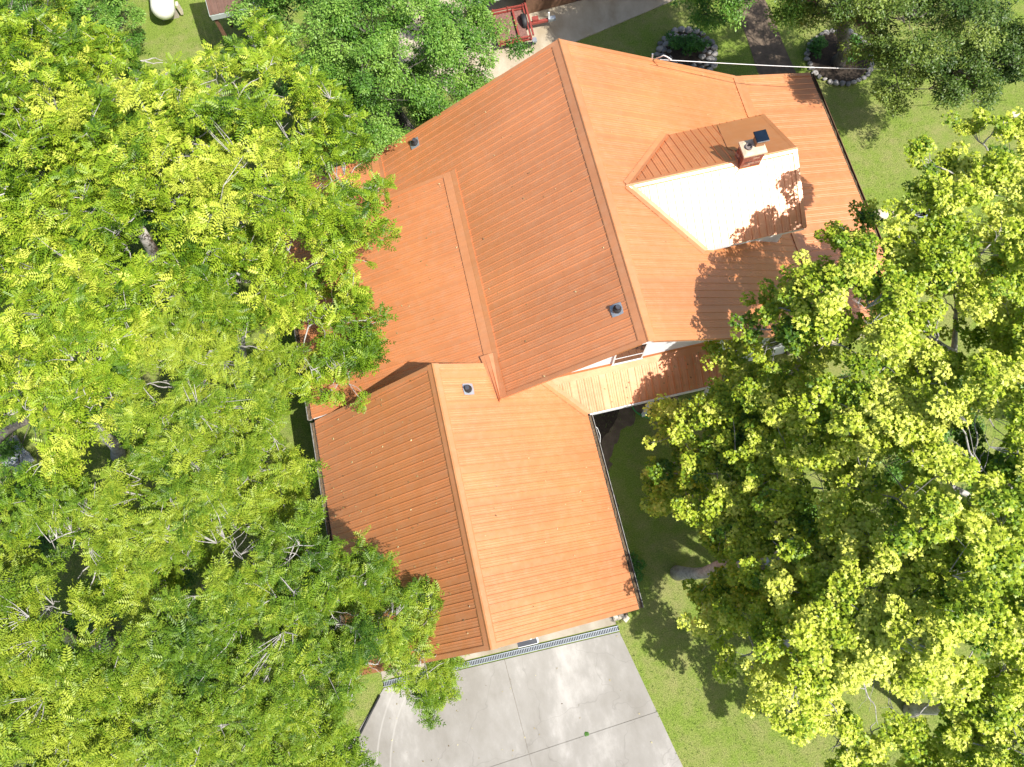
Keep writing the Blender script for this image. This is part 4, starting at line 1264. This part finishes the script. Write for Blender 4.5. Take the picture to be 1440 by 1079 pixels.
shrub('bedding_plant', 'leafy green plants in the middle of the flower bed behind the gable', [(968, 70, .35, .45), (955, 62, .3, .3), (985, 66, .3, .3)], mat='flower_leaf', tmean=.4, cl_r=.16, dens=1.6)
shrub('bedding_plant', 'bright green plant right of the trunk inside the pale stone ring', [(1201, 72, .35, .38), (1195, 62, .3, .2)], mat='flower_leaf', tmean=.8, cl_r=.16, dens=1.6)
shrub('bedding_plant', 'dark green plant left of the trunk inside the pale stone ring', [(1147, 70, .3, .3), (1150, 58, .3, .2)], mat='flower_leaf', tmean=.3, cl_r=.15, dens=1.4)
for i, (px, py, s, lb) in enumerate([(1425, 162, .2, 'pale rounded stone, upper one of the three at the right lawn edge'), (1415, 174, .17, 'grey stone in the middle of the three at the right lawn edge'),
                                     (1405, 186, .22, 'largest grey stone, lowest of the three at the right lawn edge'), (1238, 303, .3, 'flat pale stone beside the right porch eave'), (1257, 302, .16, 'small tan stone beside the flat pale stone')]):
    c = at(px, py, 0); o = rock((0, 0, 0), (s, s * .75, 1), 50 + i, 'paver' if i in (0, 3, 4) else 'rock', None)
    o.location = c; setp(o, lb, 'stone', 'loose stones on the right lawn')
for i, (px, py, lb) in enumerate([(866, 869, 'pale paving block nearest the garage wall at the drain end'), (873, 866, 'pale paving block, middle one at the drain end'), (880, 870, 'pale paving block furthest from the garage wall at the drain end')]):
    c = at(px, py, 0); m_ = MB(); m_.box((0, 0, .07), (.19, .16, .09), rz=.3 * i)
    o = m_.build('paving_block', M['paver']); o.location = (c.x, c.y, .0); setp(o, lb, 'paving block', 'loose blocks by the garage corner')

# planter bucket
c = at(1286, 303, 0)
pt = empty('planter', c, 'black round plant tub with a pale rim on the lawn right of the porch', 'planter')
m_ = MB(); m_.lathe((c.x, c.y, 0), [(.24, 0), (.32, .42), (.34, .42), (.34, .45), (.30, .45), (.28, .2), (0, .2)], 20); m_.build('tub', M['black'], pt)
m_ = MB(); m_.lathe((c.x, c.y, .0), [(.335, .452), (.345, .452), (.345, .462), (.30, .462), (.30, .452)], 20); m_.build('rim', M['galv'], pt)

# hose
m_ = MB()
pts = [at(x, y, .03) for x, y in ((889, 571), (893, 578), (903, 585), (915, 588), (927, 585), (938, 579), (948, 577), (957, 571), (964, 564), (972, 561))]
sm = []
for i in range(len(pts) - 1):
    for k in range(4):
        t = k / 4
        p0, p1, p2, p3 = pts[max(i - 1, 0)], pts[i], pts[i + 1], pts[min(i + 2, len(pts) - 1)]
        sm.append(.5 * ((2 * p1) + (p2 - p0) * t + (2 * p0 - 5 * p1 + 4 * p2 - p3) * t * t + (3 * p1 - p0 - 3 * p2 + p3) * t ** 3))
m_.tube(sm, .017, 8)
setp(m_.build('garden_hose', M['hose'], smooth=True), 'thin green garden hose curving over the shaded grass below the pent roof', 'hose')
# loose white cable at the right garage eave
m_ = MB(); m_.tube([at(834, 598, 2.6), at(840, 602, 2.2), at(844, 612, 1.9), at(844, 622, 1.8), at(838, 632, 2.2), at(836, 640, 2.6)], .010, 6)
setp(m_.build('loose_cable', M['cable'], smooth=True), 'loop of thin white cable hanging off the right garage gutter', 'cable')
# black edging pipe left of the drive
m_ = MB(); m_.tube([at(534, 978, .06), at(500, 1045, .06)], .032, 8)
setp(m_.build('edging_pipe', M['black'], smooth=True), 'straight black pipe lying along the left edge of the driveway', 'pipe')
# overhead cable
a = at(928, 84, 5.6); b = at(1245, 87, 4.6); e = b + (b - a) * 1.2
m_ = MB()
pts = []
for i in range(31):
    t = i / 30; p = a.lerp(e, t); p.z -= .35 * math.sin(PI * t); pts.append(p)
m_.tube(pts, .0115, 6)
cb = empty('overhead_cable', a, 'white overhead service cable running from the rear roof edge to the right', 'cable')
m_.build('wire', M['cable'], cb, smooth=True)
m_ = MB(); m_.tube([Vector((7.35, 15.16, 5.2)), at(929, 80, 5.5), at(933, 78, 5.6), at(938, 80, 5.6), at(944, 84, 5.6)], .02, 6); m_.build('drip_loop', M['cable'], cb, smooth=True)
m_ = MB(); m_.tube([(7.3, 15.1, 4.4), (7.3, 15.25, 5.35)], .03, 8); m_.build('mast', M['galv'], cb)

# ---------------------------------------------------------------- propane tank
a = at(229, 14, .75); dr_ = (at(222, -70, .75) - at(229, 14, .75)); dr_.z = 0; dr_.normalize()
tk = empty('propane_tank', (a.x, a.y, 0), 'large white horizontal propane tank with rounded ends on the lawn at the top', 'tank')
R_ = .46
m_ = MB()
prof = [(R_ * math.sin(t), -R_ * .95 * math.cos(t)) for t in [PI / 2 * k / 7 for k in range(8)]] + [(R_, 2.1)] + [(R_ * math.cos(t), 2.1 + R_ * .95 * math.sin(t)) for t in [PI / 2 * k / 7 for k in range(1, 8)]]
m_.lathe(a + dr_ * .1, prof, 28, dr_)
m_.build('tank_body', M['tank'], tk, smooth=True)
m_ = MB(); c = a + dr_ * 1.1; m_.lathe((c.x, c.y, .75 + R_ - .03), [(.2, 0), (.2, .16), (.16, .22), (0, .24)], 16); m_.build('valve_dome', M['tank'], tk, smooth=True)
sd = Vector((dr_.y, -dr_.x, 0))
for t in (.3, 1.9):
    m_ = MB(); c = a + dr_ * t; m_.box((c.x, c.y, .2), (.7, .16, .4), rz=math.atan2(sd.y, sd.x)); m_.build('tank_foot', M['mortar'], tk)
m_ = MB(); c = a + dr_ * .35 + sd * .52; m_.box((c.x, c.y, .35), (.1, .22, .5)); m_.build('regulator_box', M['paver'], tk)

# ---------------------------------------------------------------- brown roofed carport at the top
cp = empty('carport', at(320, 10, 0), 'small carport with a brown metal roof and grey-green fascia behind the walnuts', 'carport')
zc_ = 2.6
q = [at(295, 22, zc_), at(352, 10, zc_), at(338, -60, zc_ + .5), at(276, -52, zc_ + .5)]
n_ = 6
for i in range(n_):
    a0, a1 = q[0].lerp(q[1], i / n_), q[0].lerp(q[1], (i + 1) / n_)
    b0, b1 = q[3].lerp(q[2], i / n_), q[3].lerp(q[2], (i + 1) / n_)
    up = Vector((0, 0, .035))
    m_ = MB()
    L0 = [a0, a0.lerp(a1, .38), a0.lerp(a1, .44) + up, a0.lerp(a1, .56) + up, a0.lerp(a1, .62), a1 - (a1 - a0) * .01]
    L1 = [b0, b0.lerp(b1, .38), b0.lerp(b1, .44) + up, b0.lerp(b1, .56) + up, b0.lerp(b1, .62), b1 - (b1 - b0) * .01]
    m_.grid([L0, L1]); m_.build('roof_panel', M['brown_metal'], cp)
def beam(a, b, w, h, mat, name, parent):
    a, b = Vector(a), Vector(b); d = b - a
    m_ = MB(); Mx = d.normalized().to_track_quat('X', 'Z').to_matrix()
    m_.box((a + b) / 2, (d.length, w, h), M=Mx); return m_.build(name, M[mat], parent)
dn = Vector((0, 0, -.12))
beam(q[0] + dn, q[1] + dn, .05, .2, 'greygreen', 'fascia', cp)
beam(q[0] + dn, q[3] + dn, .05, .2, 'greygreen', 'fascia', cp)
ins = lambda a, b, t: a.lerp(b, t)
for p_ in (q[0].lerp(q[2], .06), q[1].lerp(q[3], .06), q[2].lerp(q[0], .06), q[3].lerp(q[1], .06)):
    m_ = MB(); m_.box((p_.x, p_.y, p_.z / 2 - .1), (.12, .12, p_.z - .2)); m_.build('post', M['brown_wood'], cp)
w0, w1 = q[1].lerp(q[3], .08), q[2].lerp(q[0], .08)
m_ = MB(); m_.face([(w0.x, w0.y, 0), (w1.x, w1.y, 0), (w1.x, w1.y, w1.z - .15), (w0.x, w0.y, w0.z - .15)]); m_.face([(w0.x + .06, w0.y, 0), (w1.x + .06, w1.y, 0), (w1.x + .06, w1.y, w1.z - .15), (w0.x + .06, w0.y, w0.z - .15)])
m_.build('side_wall', M['greypanel'], cp)
beam((w0 - Vector((.25, 0, w0.z - .25))), (w1 - Vector((.25, 0, w1.z - .25))), .12, .25, 'brown_wood', 'sill_beam', cp)

# ---------------------------------------------------------------- long low building with brown wall panels at the top
lb_ = empty('outbuilding', at(800, 0, 0), 'long low outbuilding with brown wall panels and a grey roof at the top edge', 'outbuilding')
e0, e1 = at(742, 20, 0), at(905, -22, 0)
dl = (e1 - e0).normalized(); nl = Vector((-dl.y, dl.x, 0))
e0 = e0 - dl * .1
hw = 1.15
Lb = 5.8
segs = [(0, .03, 'black'), (.03, 2.2, None), (2.2, 2.26, 'black'), (2.26, 4.4, None), (4.4, 4.46, 'black'), (4.46, Lb, None)]
for s0, s1, mt in segs:
    a = e0 + dl * s0; b = e0 + dl * s1
    m_ = MB(); off = nl * (.02 if mt else 0)
    m_.box(((a + b) / 2 + off + Vector((0, 0, hw / 2))), ((b - a).length - .01, .06, hw), rz=math.atan2(dl.y, dl.x))
    m_.build('post' if mt else 'wall_panel', M[mt or 'brown_wood'], lb_)
a = e0 - dl * 1.4; b = e0 + dl * Lb
beam(a + Vector((0, 0, hw + .05)), b + Vector((0, 0, hw + .05)), .09, .08, 'white', 'top_rail', lb_)
m_ = MB(); T_ = [a + nl * .06 + Vector((0, 0, hw - .05)), b + nl * .06 + Vector((0, 0, hw - .05)), b + nl * 3 + Vector((0, 0, hw - .05)), a + nl * 3 + Vector((0, 0, hw - .05))]
m_.prism(T_, .08); m_.build('roof', M['greypanel'], lb_)
for t in (-.7, .35, .5):
    c = e0 + dl * t
    beam(c + nl * .02 + Vector((0, 0, hw + .1)), c + nl * 1.4 + Vector((0, 0, hw + .12)), .05, .05, 'white', 'pole', lb_)
c = e0 - dl * .45 + nl * .42 + Vector((0, 0, hw + .02))
wt = empty('spare_tyre', c, 'black spare tyre lying on the grey outbuilding roof at the top edge', 'tyre')
m_ = MB(); m_.lathe(c, [(.15, .0), (.28, .0), (.33, .06), (.33, .12), (.28, .18), (.17, .18), (.15, .1), (.15, .0)], 20); m_.build('tyre', M['black'], wt, smooth=True)

# ---------------------------------------------------------------- red trailer
c = at(738, 45, 0)
ang = math.atan2((at(770, 38, 0) - at(735, 45, 0)).y, (at(770, 38, 0) - at(735, 45, 0)).x)
tr_ = empty('utility_trailer', c, 'small red utility trailer with a black wheel and a silver coupler on the concrete pad', 'trailer')
RZ = Matrix.Rotation(ang, 3, 'Z')
def tl(x, y, z): return c + RZ @ Vector((x, y, z))
def tbox(name, ctr, d, mat='red', parent=None):
    m_ = MB(); m_.box(tl(*ctr), d, M=RZ); return m_.build(name, M[mat], parent or tr_)
tbox('deck', (-.62, -.05, .42), (1.25, 1.5, .04), 'deckmesh')
for y in (-.8, .75):
    tbox('side_rail', (-.55, y, .62), (1.35, .06, .06)); tbox('side_rail', (-.55, y, .46), (1.35, .05, .08))
    for x in (-1.15, -.55, .08):
        tbox('stake', (x, y, .55), (.05, .05, .3))
for x in (-.35, .1):
    tbox('cross_bar', (x, 0, .52), (.07, 1.75, .07))
tbox('front_frame', (.2, .1, .60), (.07, 1.7, .09))
tbox('tongue', (.62, -.02, .42), (.85, .12, .09))
tbox('coupler', (1.12, -.02, .45), (.3, .16, .12), 'galv')
tbox('jack', (1.0, -.02, .55), (.06, .06, .5), 'cable')
tbox('winch', (.45, .05, .52), (.25, .18, .14), 'red')
tbox('ramp_frame', (-.1, -.92, .35), (.7, .12, .06), 'black')
tbox('ramp_bracket', (.22, -.85, .42), (.18, .2, .08), 'galv')
for sgn, yy in ((1, .28), (-1, -.2)):
    pass
m_ = MB(); wc = tl(-.02, .1, .42)
m_.lathe(wc - RZ @ Vector((.09, 0, 0)), [(.19, 0), (.30, .0), (.33, .04), (.33, .16), (.30, .2), (.19, .2), (.17, .1), (.19, .0)], 24, RZ @ Vector((1, 0, 0)))
wheel = m_.build('wheel', M['black'], tr_, smooth=True)
m_ = MB(); m_.lathe(wc - RZ @ Vector((.02, 0, 0)), [(0, 0), (.12, .02), (.185, .0), (.185, .05), (.12, .06), (0, .06)], 18, RZ @ Vector((1, 0, 0))); m_.build('rim', M['galv'], wheel)

# ---------------------------------------------------------------- odds and ends
c = at(14, 640, 0)
pl = empty('slab_pile', c, 'pile of pale weathered slabs under the walnut at the left edge', 'slab pile')
for i, (dx, dy, z, w, d, rz, mt) in enumerate([(0, .2, .06, .9, .6, .4, 'weathered'), (.25, -.15, .14, .8, .5, .7, 'greypanel'), (-.15, .0, .2, .5, .35, .2, 'weathered'), (.5, -.4, .1, .7, .4, .5, 'greypanel')]):
    m_ = MB(); m_.box((c.x + dx, c.y + dy, z), (w, d, .09), rz=rz); m_.build('slab', M[mt], pl)
m_ = MB(); p0 = at(-30, 640, .4); p1 = at(38, 592, 3.2)
m_.tube(curve_pts(p0, p1, .0, 8, .1), [.2 - .012 * i for i in range(9)], 12)
setp(m_.build('leaning_trunk', M['bark_dark'], smooth=True), 'dark leaning tree trunk above the pale slabs at the left edge', 'tree trunk')
c = at(1436, 862, 0)
bd = empty('board_stack', c, 'stack of brown weathered boards at the right edge', 'boards')
for i in range(4):
    m_ = MB(); m_.box((c.x + .35 + i * .03, c.y + .0 + i * .16, .05 + .0 * i), (1.6, .14, .05), rz=.2 + .02 * i); m_.build('board', M['brown_wood'], bd)
# weeds in the drive joints
wd = [(864, 1032, .035, 'small green weed growing from the driveway joint')]
for px, py, r, lb in wd:
    px = 460 + (px - 460); c = at(px if px != 864 else 826, py, .03)
    C_ = np.array([[c.x + random.uniform(-r, r), c.y + random.uniform(-r, r), .05] for _ in range(3)])
    V, F, T = shoots('oval', C_, np.full(3, r), np.full(3, .6), np.tile([0, 0, 1.], (3, 1)))
    V = V[:len(V) // 4 // 4 * 4]; F = F[:len(V) // 4]; T = T[:len(V)]
    V = (V - [c.x, c.y, .04]) * [.7, .7, .35] + [c.x, c.y, .045]
    o = np_mesh('weed', V, F, M['flower_leaf'], None, T); setp(o, lb, 'weed')
